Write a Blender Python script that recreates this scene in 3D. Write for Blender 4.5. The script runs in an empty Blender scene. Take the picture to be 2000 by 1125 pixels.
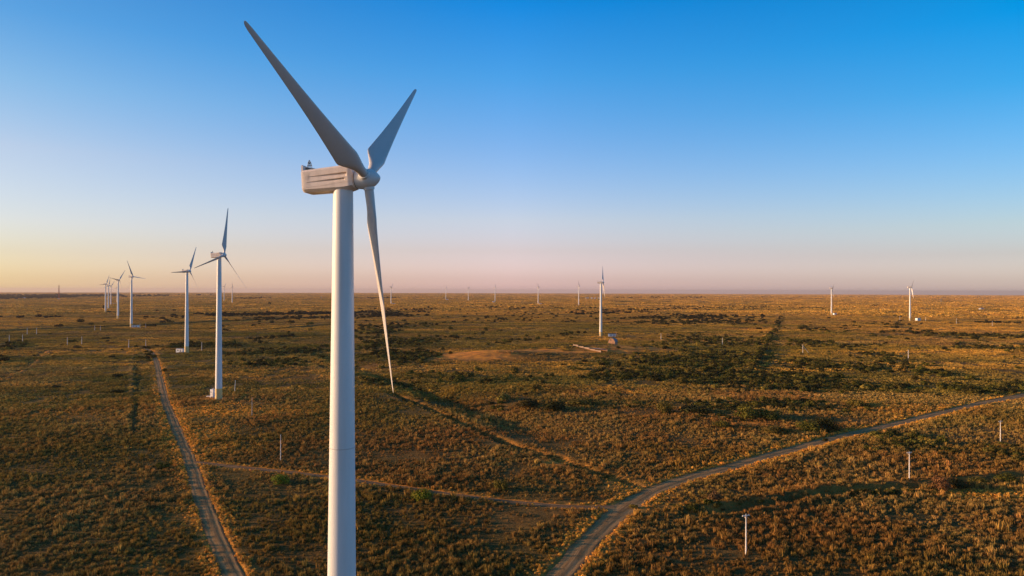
import bpy, math, random
import numpy as np
from mathutils import Matrix, Vector

sc = bpy.context.scene
COL = sc.collection
R = math.radians

# ------------------------------------------------------------------ camera, sky, sun, exposure
CAM_Z, FPX, PITCH, ROLL = 57.6, 1350.0, 0.2249, 0.00285
camd = bpy.data.cameras.new('camera')
cam = bpy.data.objects.new('camera', camd)
COL.objects.link(cam)
CAM_M = Matrix.Translation((0, 0, CAM_Z)) @ Matrix.Rotation(R(90 + PITCH), 4, 'X') @ Matrix.Rotation(ROLL, 4, 'Z')
cam.matrix_world = CAM_M
camd.sensor_width = 36.0
camd.lens = FPX / 2000 * 36.0
camd.clip_start = 0.5
camd.clip_end = 200000
sc.camera = cam

SUN_AZ, SUN_EL = -88.5, 8.0          # degrees clockwise from +Y (camera forward), above the horizon
world = bpy.data.worlds.new('World')
sc.world = world
world.use_nodes = True


def build_world():
    nt = world.node_tree
    N, L = nt.nodes, nt.links
    bg = N['Background']
    sky = N.new('ShaderNodeTexSky')
    sky.sky_type = 'NISHITA'
    sky.sun_disc = False
    sky.sun_elevation = R(SUN_EL)
    sky.sun_rotation = R(SUN_AZ)
    sky.air_density, sky.dust_density, sky.ozone_density = 1.0, 1.0, 3.0
    tc = N.new('ShaderNodeTexCoord')
    sep = N.new('ShaderNodeSeparateXYZ')
    L.new(tc.outputs['Generated'], sep.inputs[0])
    el = N.new('ShaderNodeMath'); el.operation = 'ARCSINE'
    L.new(sep.outputs['Z'], el.inputs[0])
    elm = N.new('ShaderNodeMapRange')
    elm.inputs['From Min'].default_value = 0.0
    elm.inputs['From Max'].default_value = R(60)
    L.new(el.outputs[0], elm.inputs['Value'])
    az = N.new('ShaderNodeMath'); az.operation = 'ARCTAN2'
    L.new(sep.outputs['X'], az.inputs[0]); L.new(sep.outputs['Y'], az.inputs[1])
    azm = N.new('ShaderNodeMapRange')
    azm.interpolation_type = 'LINEAR'
    azm.inputs['From Min'].default_value = R(-36.5)
    azm.inputs['From Max'].default_value = R(36.5)
    L.new(az.outputs[0], azm.inputs['Value'])
    # air colour grade by height above the horizon, towards the sun / straight ahead / away from the sun
    grades = SKY_GRADES
    ramps = []
    for stops in grades:
        r = N.new('ShaderNodeValToRGB')
        r.color_ramp.interpolation = 'B_SPLINE' if False else 'LINEAR'
        els = r.color_ramp.elements
        while len(els) < len(stops):
            els.new(0.5)
        for e, (deg, c) in zip(els, stops):
            e.position = deg / 60.0
            e.color = (c[0], c[1], c[2], 1)
        L.new(elm.outputs[0], r.inputs[0])
        ramps.append(r)
    def mix(a, b, fac):
        m = N.new('ShaderNodeMix'); m.data_type = 'RGBA'
        L.new(a, m.inputs['A']); L.new(b, m.inputs['B']); L.new(fac, m.inputs['Factor'])
        return m.outputs['Result']
    f1 = N.new('ShaderNodeMapRange'); f1.inputs['From Max'].default_value = 0.5
    f2 = N.new('ShaderNodeMapRange'); f2.inputs['From Min'].default_value = 0.5
    L.new(azm.outputs[0], f1.inputs['Value']); L.new(azm.outputs[0], f2.inputs['Value'])
    c = mix(mix(ramps[0].outputs[0], ramps[1].outputs[0], f1.outputs[0]), ramps[2].outputs[0], f2.outputs[0])
    mul = N.new('ShaderNodeVectorMath'); mul.operation = 'MULTIPLY'
    L.new(sky.outputs[0], mul.inputs[0]); L.new(c, mul.inputs[1])
    sca = N.new('ShaderNodeVectorMath'); sca.operation = 'SCALE'; sca.inputs['Scale'].default_value = SKY_GAIN
    L.new(mul.outputs[0], sca.inputs[0])
    L.new(sca.outputs[0], bg.inputs['Color'])
    bg.inputs['Strength'].default_value = 0.15


SKY_GAIN = 3.84 / 1.5157           # the picture is exposed 0.6 stop up
#SKYGRADES_BEGIN
SKY_GRADES = [
    [(0.06, (0.55, 0.51, 0.53)), (0.81, (0.475, 0.430, 0.455)), (2.65, (0.447, 0.370, 0.391)), (4.69, (0.4849, 0.3838, 0.4065)), (9.59, (0.4979, 0.3866, 0.3891)), (13.97, (0.3366, 0.3819, 0.4152)), (18.43, (0.1767, 0.3330, 0.4308)), (32.00, (0.07, 0.22, 0.34)), (58.00, (0.17, 0.15, 0.18))],
    [(0.08, (1.0953, 0.8000, 1.2743)), (1.01, (0.8380, 0.6117, 0.9434)), (3.30, (0.7303, 0.4896, 0.6047)), (5.83, (0.7335, 0.5242, 0.5709)), (11.87, (0.4303, 0.4795, 0.6053)), (17.20, (0.1873, 0.4731, 0.6483)), (22.52, (0.0267, 0.4082, 0.6733)), (32.00, (0.07, 0.22, 0.34)), (58.00, (0.17, 0.15, 0.18))],
    [(0.06, (0.8506, 0.6871, 0.9837)), (0.81, (0.6594, 0.5454, 0.7737)), (2.65, (0.5084, 0.3978, 0.5008)), (4.69, (0.4792, 0.4076, 0.4492)), (9.59, (0.2653, 0.3838, 0.4857)), (13.97, (0.0874, 0.3676, 0.5001)), (18.43, (0.0023, 0.3522, 0.5238)), (30.00, (0.0008, 0.2818, 0.4452))]]
#SKYGRADES_END
build_world()

sund = bpy.data.lights.new('sun', 'SUN')
sund.energy = 4.4
sund.angle = R(0.5)
sund.color = (1.0, 0.63, 0.34)
sun = bpy.data.objects.new('sun', sund)
COL.objects.link(sun)
sdir = Vector((math.sin(R(SUN_AZ)) * math.cos(R(SUN_EL)), math.cos(R(SUN_AZ)) * math.cos(R(SUN_EL)), math.sin(R(SUN_EL))))
sun.rotation_euler = sdir.to_track_quat('Z', 'Y').to_euler()
sun.location = (-200, 50, 200)

vs = sc.view_settings
vs.view_transform = 'Standard'
vs.look = 'None'
vs.exposure = 0.6
vs.gamma = 1.0
vs.use_curve_mapping = False
sc.cycles.use_denoising = True
sc.cycles.max_bounces = 6
sc.cycles.diffuse_bounces = 3
sc.cycles.volume_bounces = 0

rnd = random.Random(7)
rng = np.random.default_rng(11)

# ------------------------------------------------------------------ ground shape
RE = 7.4e6                            # earth radius with usual refraction
_rot = np.array(CAM_M.to_3x3())


def P(px, py):
    """Ground point (x, y) seen at pixel (px, py) of the 2000 x 1125 frame, on the smooth curved plain."""
    v = _rot @ np.array([(px - 1000) / FPX, -(py - 562.5) / FPX, -1.0])
    h = v[0] ** 2 + v[1] ** 2
    a, b, c = h / (2 * RE), v[2], CAM_Z
    disc = max(b * b - 4 * a * c, 0.0)
    t = (-b - math.sqrt(disc)) / (2 * a)
    return (v[0] * t, v[1] * t)


def mpp(px, py):
    """metres per pixel at that ground point"""
    x, y = P(px, py)
    return y / FPX


def vnoise(x, y, seed):
    xi, yi = np.floor(x).astype(np.int64), np.floor(y).astype(np.int64)
    fx, fy = x - xi, y - yi
    def h(a, b):
        n = (a * 374761393 + b * 668265263 + seed * 974634777) & 0x7fffffff
        n = ((n ^ (n >> 13)) * 1274126177) & 0x7fffffff
        return ((n ^ (n >> 16)) & 0xffff) / 65535.0
    sx, sy = fx * fx * (3 - 2 * fx), fy * fy * (3 - 2 * fy)
    return (h(xi, yi) * (1 - sx) + h(xi + 1, yi) * sx) * (1 - sy) + (h(xi, yi + 1) * (1 - sx) + h(xi + 1, yi + 1) * sx) * sy


def fbm(x, y, seed, octv=3):
    s, a, t = 0, 1.0, 0
    for k in range(octv):
        s = s + a * vnoise(x * 2 ** k + 13.7 * k, y * 2 ** k + 7.1 * k, seed + k)
        t += a
        a *= .5
    return s / t


def smooth_poly(pxs, n=6):
    pts = [np.array(P(*p)) for p in pxs]
    out = []
    for i in range(len(pts) - 1):
        p0, p1, p2, p3 = pts[max(i - 1, 0)], pts[i], pts[i + 1], pts[min(i + 2, len(pts) - 1)]
        for k in range(n):
            t = k / n
            out.append(.5 * ((2 * p1) + (p2 - p0) * t + (2 * p0 - 5 * p1 + 4 * p2 - p3) * t * t + (3 * p1 - p0 - 3 * p2 + p3) * t ** 3))
    out.append(pts[-1])
    return np.array(out)


def poly_dist(x, y, poly):
    """signed distance (positive to the right of travel) and 0..1 position along, to a polyline"""
    best = np.full(x.shape, 1e9); sg = np.zeros(x.shape); tt = np.zeros(x.shape)
    seg = np.diff(poly, axis=0); ln = np.hypot(seg[:, 0], seg[:, 1]); cum = np.concatenate([[0], np.cumsum(ln)])
    for i in range(len(seg)):
        dx, dy = x - poly[i, 0], y - poly[i, 1]
        u = np.clip((dx * seg[i, 0] + dy * seg[i, 1]) / ln[i] ** 2, 0, 1)
        ex, ey = dx - u * seg[i, 0], dy - u * seg[i, 1]
        d = np.hypot(ex, ey)
        m = d < best
        best = np.where(m, d, best)
        sg = np.where(m, np.sign(dx * seg[i, 1] - dy * seg[i, 0]), sg)
        tt = np.where(m, (cum[i] + u * ln[i]) / cum[-1], tt)
    return best * sg, tt


def ramp(t, *ks):
    return np.interp(t, [k[0] for k in ks], [k[1] for k in ks])


ROAD_LEFT = smooth_poly([(283, 680), (296, 688), (303, 700), (309, 720), (313, 742), (322, 780), (335, 815), (352, 855), (369, 895), (387, 950), (408, 1010), (430, 1065), (457, 1122), (490, 1190), (530, 1290)])
ROAD_RIGHT = smooth_poly([(2140, 738), (2060, 757), (1985, 774), (1905, 790), (1830, 808), (1765, 824), (1700, 839), (1630, 855), (1560, 874), (1490, 893), (1420, 913), (1350, 931), (1290, 952), (1245, 975), (1205, 1003), (1165, 1042), (1128, 1082), (1092, 1122), (1030, 1195), (960, 1290)])
TRACK = smooth_poly([(378, 902), (440, 909), (520, 917), (600, 926), (690, 937), (780, 950), (870, 963), (960, 975), (1050, 984), (1140, 990), (1206, 989)])
ROADS = [(ROAD_LEFT, 2.1), (ROAD_RIGHT, 2.9), (TRACK, 1.5)]

# banks and ditches: polyline, [(offset, width, [(t, height) ...]) ...]
BANKS = [
    (smooth_poly([(560, 686), (600, 702), (640, 717), (690, 737), (765, 766), (850, 801), (930, 838), (1000, 866), (1060, 886), (1150, 917), (1215, 938), (1252, 953)]),
     [(0, 2.2, [(0, -.6), (.3, -1.8), (.7, -2.5), (.97, -2.6), (1, -1.0)]), (-4.2, 2.6, [(0, .4), (.5, .5), (.85, .4), (1, .1)]), (-23, 13, [(0, 0), (.12, -2.6), (.4, -4.0), (.7, -4.2), (.82, -2.6), (.9, -.8), (1, 0)]), (4, 2.5, [(0, .1), (.4, .3), (1, .2)])]),
    (smooth_poly([(1330, 1018), (1425, 1008), (1500, 996), (1560, 985), (1640, 972), (1720, 963), (1800, 956), (1880, 949), (2060, 932)]),
     [(-2.6, 2.0, [(0, -.3), (.12, -1.4), (.5, -1.2), (.8, -1.0), (1, -.7)]), (-6.5, 2.6, [(0, .3), (.1, 1.5), (.5, 1.3), (.8, 1.1), (1, .8)]), (0.8, 1.4, [(0, .1), (.15, .8), (1, .6)])]),
    (smooth_poly([(271, 676), (268, 700), (268, 735), (267, 775), (264, 820), (263, 858)]),
     [(0, 1.5, [(0, -.2), (.2, -.8), (.9, -.7), (1, 0)]), (2.9, 1.5, [(0, .2), (.2, .6), (.9, .6), (1, 0)])]),
    (smooth_poly([(232, 684), (228, 700), (226, 725), (220, 738)]), [(0, 1.3, [(0, -.1), (.3, -.6), (1, -.2)]), (2.6, 1.3, [(0, .1), (.3, .4), (1, 0)])]),
    (smooth_poly([(-30, 752), (0, 740), (40, 722), (70, 702), (88, 686)]), [(0, 1.6, [(0, -1.1), (1, -.7)]), (4, 2.0, [(0, .7), (1, .3)])]),
    (smooth_poly([(1530, 612), (1515, 632), (1504, 655), (1494, 682), (1476, 700), (1456, 730)]), [(0, 3.5, [(0, .5), (.3, .9), (1, .7)]), (-9, 5, [(0, 0), (.4, -1.1), (1, -1.0)])]),
    (smooth_poly([(1526, 640), (1516, 668), (1516, 700), (1512, 735)]), [(0, 3, [(0, .3), (.5, .8), (1, .3)])]),
    (smooth_poly([(-60, 650), (100, 642), (240, 637), (400, 629), (480, 625), (560, 621), (645, 617), (760, 612)]), [(0, 5, [(0, 2.4), (1, 3.0)]), (9, 5, [(0, -1), (1, -1)])]),
    (smooth_poly([(420, 650), (500, 645), (580, 639), (660, 633)]), [(0, 4, [(0, .6), (.5, 1.8), (1, 1.8)])]),
    (smooth_poly([(690, 853), (760, 850), (830, 844), (900, 842)]), [(0, 1.5, [(0, .7), (1, .1)]), (-2.5, 1.6, [(0, -.7), (1, 0)])]),
    (smooth_poly([(-60, 850), (0, 852), (60, 858), (110, 862), (160, 866), (230, 874), (300, 884)]), [(0, 1.4, [(0, .8), (.6, .9), (1, .1)]), (-2.5, 1.7, [(0, -.7), (.6, -.7), (1, 0)])]),
    (smooth_poly([(1165, 745), (1210, 760), (1260, 772), (1310, 782)]), [(0, 1.6, [(0, .3), (.4, 1.0), (1, .2)]), (3, 1.5, [(0, -.2), (.4, -.8), (1, 0)])]),
    (smooth_poly([(1745, 660), (1800, 663), (1840, 668), (1868, 674)]), [(0, 9, [(0, .5), (.6, 3.6), (.9, 3.0), (1, .3)])]),
]
# low mounds: px, py, radius x, radius y (m), height
MOUNDS = [(1140, 684, 72, 44, 6.5), (975, 696, 46, 26, 5.0), (1500, 812, 30, 14, 1.2), (400, 800, 40, 20, .6)]


def ground_h(x, y):
    x = np.asarray(x, float); y = np.asarray(y, float)
    r2 = x * x + y * y
    h = -r2 / (2 * RE)
    amp = np.interp(np.sqrt(r2), [100, 300, 1500, 6000], [.5, .9, 1.6, 3.0])
    h = h + amp * (fbm(x / 70.0, y / 70.0, 3, 3) - .5) * 1.3 + (fbm(x / 6.0, y / 6.0, 21, 2) - .5) * .42
    for (px, py, rx, ry, hh) in MOUNDS:
        cx, cy = P(px, py)
        h = h + hh * np.exp(-(((x - cx) / rx) ** 2 + ((y - cy) / ry) ** 2))
    for poly, comps in BANKS:
        lo, hi = poly.min(0) - 60, poly.max(0) + 60
        m = (x > lo[0]) & (x < hi[0]) & (y > lo[1]) & (y < hi[1])
        if not m.any():
            continue
        d, t = poly_dist(x[m], y[m], poly)
        wob = (fbm(x[m] / 9.0, y[m] / 9.0, 40, 2) - .5)
        add = np.zeros(d.shape)
        wob = wob * (.35 if poly is BANKS[0][0] else 1.0)
        endf = np.clip(np.minimum(t, 1 - t) / .015, 0, 1)
        for off, w, prof in comps:
            add += ramp(t, *prof) * np.exp(-((d + wob * 3.4 - off) / w) ** 2) * (0.9 + .3 * wob) * endf
        h[m] += add
    for poly, hw in ROADS:
        lo, hi = poly.min(0) - 30, poly.max(0) + 30
        m = (x > lo[0]) & (x < hi[0]) & (y > lo[1]) & (y < hi[1])
        if not m.any():
            continue
        d, t = poly_dist(x[m], y[m], poly)
        k = np.clip((np.abs(d) - hw) / 4.0, 0, 1)
        k = k * k * (3 - 2 * k)
        base = -(x[m] ** 2 + y[m] ** 2) / (2 * RE)
        h[m] = h[m] * k + base * (1 - k)
    return h


def gz(x, y):
    return float(ground_h(np.array([x]), np.array([y]))[0])


# ------------------------------------------------------------------ helpers
def srgb(r, g, b):
    f = lambda c: (c / 255 / 12.92) if c / 255 <= .04045 else ((c / 255 + .055) / 1.055) ** 2.4
    return (f(r), f(g), f(b), 1)


def tag(o, label=None, cat=None, group=None, kind=None):
    if label: o['label'] = label
    if cat: o['category'] = cat
    if group: o['group'] = group
    if kind: o['kind'] = kind
    return o


def empty(name, loc, rz=0.0):
    o = bpy.data.objects.new(name, None)
    o.empty_display_size = 1.0
    COL.objects.link(o)
    o.location = loc
    o.rotation_euler = (0, 0, rz)
    return o


class MB:
    """collects shapes into one mesh"""
    def __init__(self):
        self.v, self.f = [], []

    def add(self, vs_, fs_):
        n = len(self.v)
        self.v += [tuple(q) for q in vs_]
        self.f += [tuple(i + n for i in q) for q in fs_]
        return self

    def box(self, c, s, rot=None, taper=1.0):
        a, b, h = s[0] / 2, s[1] / 2, s[2] / 2
        vs_ = [Vector((x * a * (taper if z > 0 else 1), y * b * (taper if z > 0 else 1), z * h)) for z in (-1, 1) for y in (-1, 1) for x in (-1, 1)]
        if rot is not None:
            vs_ = [rot @ q for q in vs_]
        vs_ = [q + Vector(c) for q in vs_]
        return self.add(vs_, [(0, 2, 3, 1), (4, 5, 7, 6), (0, 1, 5, 4), (2, 6, 7, 3), (0, 4, 6, 2), (1, 3, 7, 5)])

    def tube(self, p0, p1, r0, r1=None, n=8, caps=True):
        r1 = r0 if r1 is None else r1
        p0, p1 = Vector(p0), Vector(p1)
        q = (p1 - p0).to_track_quat('Z', 'Y').to_matrix()
        vs_ = []
        for p, r in ((p0, r0), (p1, r1)):
            for k in range(n):
                a = 2 * math.pi * k / n
                vs_.append(p + q @ Vector((math.cos(a) * r, math.sin(a) * r, 0)))
        fs_ = [(k, (k + 1) % n, n + (k + 1) % n, n + k) for k in range(n)]
        if caps:
            fs_ += [tuple(range(n - 1, -1, -1)), tuple(range(n, 2 * n))]
        return self.add(vs_, fs_)

    def loft(self, secs, cap0=True, cap1=True):
        n = len(secs[0]); vs_ = [p for s in secs for p in s]; fs_ = []
        for i in range(len(secs) - 1):
            for k in range(n):
                fs_.append((i * n + k, i * n + (k + 1) % n, (i + 1) * n + (k + 1) % n, (i + 1) * n + k))
        if cap0: fs_.append(tuple(range(n - 1, -1, -1)))
        if cap1: fs_.append(tuple(range((len(secs) - 1) * n, len(secs) * n)))
        return self.add(vs_, fs_)

    def lathe_x(self, prof, n=32):
        secs = [[(x, r * math.cos(2 * math.pi * k / n), r * math.sin(2 * math.pi * k / n)) for k in range(n)] for x, r in prof]
        return self.loft(secs)

    def lathe_z(self, prof, n=32):
        secs = [[(r * math.cos(2 * math.pi * k / n), r * math.sin(2 * math.pi * k / n), z) for k in range(n)] for z, r in prof]
        return self.loft(secs)

    def mesh(self, name, mat, smooth=35):
        me = bpy.data.meshes.new(name)
        me.from_pydata(self.v, [], self.f)
        me.update()
        import bmesh
        bm = bmesh.new(); bm.from_mesh(me)
        bmesh.ops.recalc_face_normals(bm, faces=bm.faces)
        bm.to_mesh(me); bm.free()
        if smooth:
            me.shade_smooth()
            me.set_sharp_from_angle(angle=R(smooth))
        if mat: me.materials.append(mat)
        return me

    def build(self, name, mat, parent=None, smooth=35):
        o = bpy.data.objects.new(name, self.mesh(name, mat, smooth))
        COL.objects.link(o)
        if parent: o.parent = parent
        return o


def copy_tree(o, parent=None):
    c = o.copy(); COL.objects.link(c)
    if parent: c.parent = parent
    for ch in list(o.children):
        copy_tree(ch, c)
    return c


class Mat:
    def __init__(self, name, rough=.8, spec=.3):
        self.m = bpy.data.materials.new(name)
        self.m.use_nodes = True
        self.nt = self.m.node_tree
        self.N, self.L = self.nt.nodes, self.nt.links
        self.b = self.N['Principled BSDF']
        self.b.inputs['Roughness'].default_value = rough
        self.b.inputs['Specular IOR Level'].default_value = spec

    def node(self, t, **kw):
        n = self.N.new(t)
        for k, v in kw.items():
            setattr(n, k, v)
        return n

    def math(self, op, a, b=None, clamp=False):
        n = self.node('ShaderNodeMath', operation=op, use_clamp=clamp)
        for i, q in enumerate((a, b)):
            if q is None: continue
            if isinstance(q, (int, float)): n.inputs[i].default_value = q
            else: self.L.new(q, n.inputs[i])
        return n.outputs[0]

    def mix(self, a, b, fac, mode='MIX'):
        n = self.node('ShaderNodeMix', data_type='RGBA', blend_type=mode)
        for s, q in (('A', a), ('B', b), ('Factor', fac)):
            if isinstance(q, (int, float)): n.inputs[s].default_value = q
            elif isinstance(q, tuple): n.inputs[s].default_value = q if len(q) == 4 else q + (1,)
            else: self.L.new(q, n.inputs[s])
        return n.outputs['Result']

    def pos(self):
        return self.node('ShaderNodeNewGeometry').outputs['Position']

    def noise(self, vec, scale, detail=3, rough=.55):
        n = self.node('ShaderNodeTexNoise')
        n.inputs['Scale'].default_value = scale
        n.inputs['Detail'].default_value = detail
        n.inputs['Roughness'].default_value = rough
        if vec is not None: self.L.new(vec, n.inputs['Vector'])
        return n.outputs['Fac']

    def rng(self, v, a, b, c=0., d=1.):
        n = self.node('ShaderNodeMapRange')
        for s, q in (('From Min', a), ('From Max', b), ('To Min', c), ('To Max', d)):
            n.inputs[s].default_value = q
        self.L.new(v, n.inputs['Value'])
        return n.outputs[0]

    def color(self, c):
        if isinstance(c, tuple): self.b.inputs['Base Color'].default_value = c if len(c) == 4 else c + (1,)
        else: self.L.new(c, self.b.inputs['Base Color'])
        return self.m

    def bump(self, h, dist, strength=1.0):
        n = self.node('ShaderNodeBump')
        n.inputs['Distance'].default_value = dist
        n.inputs['Strength'].default_value = strength
        self.L.new(h, n.inputs['Height'])
        self.L.new(n.outputs[0], self.b.inputs['Normal'])


def stained(name, base, dirt, scale, amount=.5, rough=.5, streak=None, spec=.35):
    """painted surface with faint weathering"""
    m = Mat(name, rough, spec)
    tc = m.node('ShaderNodeTexCoord').outputs['Object']
    mp = m.node('ShaderNodeMapping'); mp.inputs['Scale'].default_value = streak or (1, 1, 1)
    m.L.new(tc, mp.inputs['Vector'])
    n1 = m.noise(mp.outputs[0], scale, 5)
    n2 = m.noise(tc, scale * 6, 3)
    f = m.math('MULTIPLY', m.rng(n1, .42, .75), amount)
    c = m.mix(base, dirt, f)
    c = m.mix(c, (base[0] * .9, base[1] * .9, base[2] * .88), m.rng(n2, .5, .8, 0, .5))
    m.L.new(m.rng(n1, .3, .7, rough - .08, rough + .12), m.b.inputs['Roughness'])
    return m.color(c)


WHITE = stained('white_gelcoat', (.74, .735, .71), (.52, .48, .42), .7, .35, .42, (1, 1, .12))
NACW = stained('nacelle_gelcoat', (.86, .73, .62), (.42, .36, .31), .9, .5, .5, (1, 1, .35))
BLADEW = stained('blade_gelcoat', (.60, .555, .52), (.42, .38, .34), .5, .4, .38, (1, 1, .15))
BAND = stained('ochre_paint', (.74, .50, .19), (.42, .31, .19), .8, .5, .5, (1, 1, .3))
DARK = stained('dark_metal', (.05, .05, .05), (.10, .09, .08), 2, .5, .5)
STEEL = stained('grey_steel', (.26, .26, .27), (.16, .13, .10), 2, .5, .5)
CONC = stained('pale_concrete', (.82, .76, .68), (.36, .31, .26), 1.5, .7, .85, (1, 1, .2))
CONC2 = stained('weathered_concrete', (.34, .225, .15), (.25, .18, .13), .8, .7, .9)
KIOSKW = stained('white_kiosk_paint', (.78, .78, .77), (.5, .46, .40), .8, .5, .6, (1, 1, .3))
ROOFG = stained('grey_roof', (.22, .22, .23), (.12, .11, .10), 1.2, .6, .8)
RUST = stained('brown_planks', (.34, .20, .12), (.16, .09, .06), 1.0, .7, .9, (1, 1, .3))
BRICKW = stained('pale_render', (.40, .22, .13), (.24, .13, .08), .7, .7, .9)
REDW = stained('red_paint', (.36, .08, .05), (.2, .08, .05), 1.0, .5, .7)

# ------------------------------------------------------------------ ground sheet
def blob(x, y, px, py, rx, ry, rot=0.0):
    cx, cy = P(px, py)
    dx, dy = x - cx, y - cy
    c, s = math.cos(rot), math.sin(rot)
    return np.exp(-(((dx * c + dy * s) / rx) ** 2 + ((-dx * s + dy * c) / ry) ** 2))


def land_masks(x, y):
    """dry golden grass, bare red soil, green cover (0..1) of the land at (x, y)"""
    x = np.asarray(x, float); y = np.asarray(y, float)
    r = np.hypot(x, y)
    n1 = fbm(x / 26.0, y / 26.0, 5, 3); n2 = fbm(x / 110.0, y / 60.0, 9, 3); n3 = fbm(x / 420.0, y / 260.0, 15, 3)
    n4 = fbm(x / 4.0, y / 4.0, 33, 2)
    dry = np.zeros(x.shape); bare = np.zeros(x.shape)
    for q in DRY: dry = np.maximum(dry, q[5] * blob(x, y, *q[:5]))
    for q in BARE: bare = np.maximum(bare, q[5] * blob(x, y, *q[:5]))
    dry = dry * np.clip((n1 - .28) * 3.2, 0, 1.2)
    bare = np.clip(bare * 1.5 - .45 + (n1 - .5) * 1.3 + (n4 - .5) * .8, 0, 1)
    for poly, hw in ROADS:
        lo, hi = poly.min(0) - 15, poly.max(0) + 15
        m = (x > lo[0]) & (x < hi[0]) & (y > lo[1]) & (y < hi[1])
        if m.any():
            d, t = poly_dist(x[m], y[m], poly)
            a = np.abs(d)
            v = np.where(a < hw, 0, np.exp(-((a - hw - 1.0) / (2.4 if hw > 1.8 else 1.0)) ** 2)) * np.clip((n1[m] - .22) * 3, 0, 1)
            dry[m] = np.maximum(dry[m], v)
            bare[m] = np.maximum(bare[m], np.clip(1.35 - a / hw * .75, 0, 1) * (a < hw * 1.9))
    for k, a0, b0, t0, v0 in BAREBANKS:
        poly = BANKS[k][0]
        lo, hi = poly.min(0) - 15, poly.max(0) + 15
        m = (x > lo[0]) & (x < hi[0]) & (y > lo[1]) & (y < hi[1])
        if m.any():
            d, t = poly_dist(x[m], y[m], poly)
            bare[m] = np.maximum(bare[m], v0 * ((d > a0) & (d < b0) & (t > t0)) * np.clip((n1[m] - .2) * 3 + (n4[m] - .5), 0, 1))
    plains = np.clip((r - 1000 + (n3 - .5) * 900) / 900, 0, 1)
    dry = np.maximum(dry, plains * np.clip((n2 - .30) * 2.6, 0, 1) * .9)
    green = np.clip((n2 - .42) * 3.2, 0, 1) * (1 - plains * .6) * np.clip((r - 220) / 300, .06, 1)
    for q in GREEN: green = np.maximum(green, q[5] * blob(x, y, *q[:5]) * np.clip((n1 - .25) * 3, 0, 1))
    return np.clip(dry, 0, 1), np.clip(bare, 0, 1), np.clip(green * (1 - dry), 0, 1)


BAREBANKS = [(0, -2.8, -1.2, .50, .28), (1, -7.0, -.5, .08, .3), (4, -1.6, 1.4, 0, .95), (4, 7.5, 9.5, 0, .7)]
DRY = [(450, 804, 26, 13, 0, 1.25), (530, 804, 16, 12, 0, 1.2), (388, 850, 9, 18, 0, 1.2), (410, 800, 10, 20, 0, 1.1), (420, 880, 12, 14, 0, .8), (400, 965, 7, 18, 0, .7), (600, 705, 16, 34, .5, .9),
       (650, 735, 8, 22, .5, .7), (1500, 645, 70, 60, 0, .7), (900, 690, 50, 40, 0, .6), (1190, 660, 90, 70, 0, .7), (1900, 690, 90, 60, 0, .6), (1880, 640, 200, 200, 0, .8),
       (1640, 615, 200, 260, 0, .8), (255, 690, 16, 36, 0, .9), (262, 720, 10, 30, 0, .7), (100, 625, 300, 160, 0, .9), (310, 622, 200, 90, 0, .7), (1700, 800, 30, 20, 0, .4),
       (1350, 635, 100, 40, 0, .7), (1230, 950, 6, 10, 0, .8), (1320, 990, 9, 8, 0, .7), (1935, 965, 14, 5, 0, .9), (330, 1080, 5, 16, 0, .6), (300, 1030, 7, 18, 0, .5), (150, 790, 60, 40, 0, .4)]
BARE = [(925, 698, 46, 32, .1, 1.3), (985, 693, 40, 24, .1, 1.1), (1050, 690, 50, 18, .1, 1.1), (1120, 692, 46, 12, .1, 1.0), (1945, 963, 13, 4, 0, 1), (1150, 690, 60, 20, 0, .8), (1250, 686, 60, 25, 0, .75), (1425, 816, 10, 7, 0, 1), (1470, 828, 12, 6, 0, 1), (1532, 834, 8, 5, 0, 1),
        (1500, 643, 90, 12, 0, .8), (1590, 650, 60, 12, 0, .6), (1855, 662, 40, 20, 0, .75), (425, 778, 12, 10, 0, .9), (1625, 616, 60, 40, 0, .5), (1780, 630, 60, 40, 0, .6),
        (290, 1065, 6, 10, 0, .5), (1095, 905, 8, 14, .6, .4), (1200, 935, 7, 16, .6, .45), (450, 1010, 6, 10, 0, .4)]
GREEN = [(330, 740, 14, 90, 0, .9), (300, 735, 8, 70, 0, .8), (420, 715, 60, 60, 0, .8), (20, 880, 60, 30, 0, .4), (30, 700, 30, 30, 0, .7), (40, 1030, 14, 18, 0, .5), (480, 932, 14, 4, 0, .9),
         (1400, 700, 160, 90, 0, .3), (1650, 690, 150, 100, 0, .4), (1700, 630, 200, 60, 0, .8), (1230, 620, 500, 90, 0, .6), (800, 640, 300, 100, 0, .6), (1780, 870, 40, 12, 0, .8),
         (1080, 960, 30, 10, 0, .3), (1900, 820, 40, 25, 0, .7), (840, 760, 60, 50, 0, .7), (1000, 740, 80, 60, 0, .4), (1330, 640, 150, 60, 0, .6)]


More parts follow.
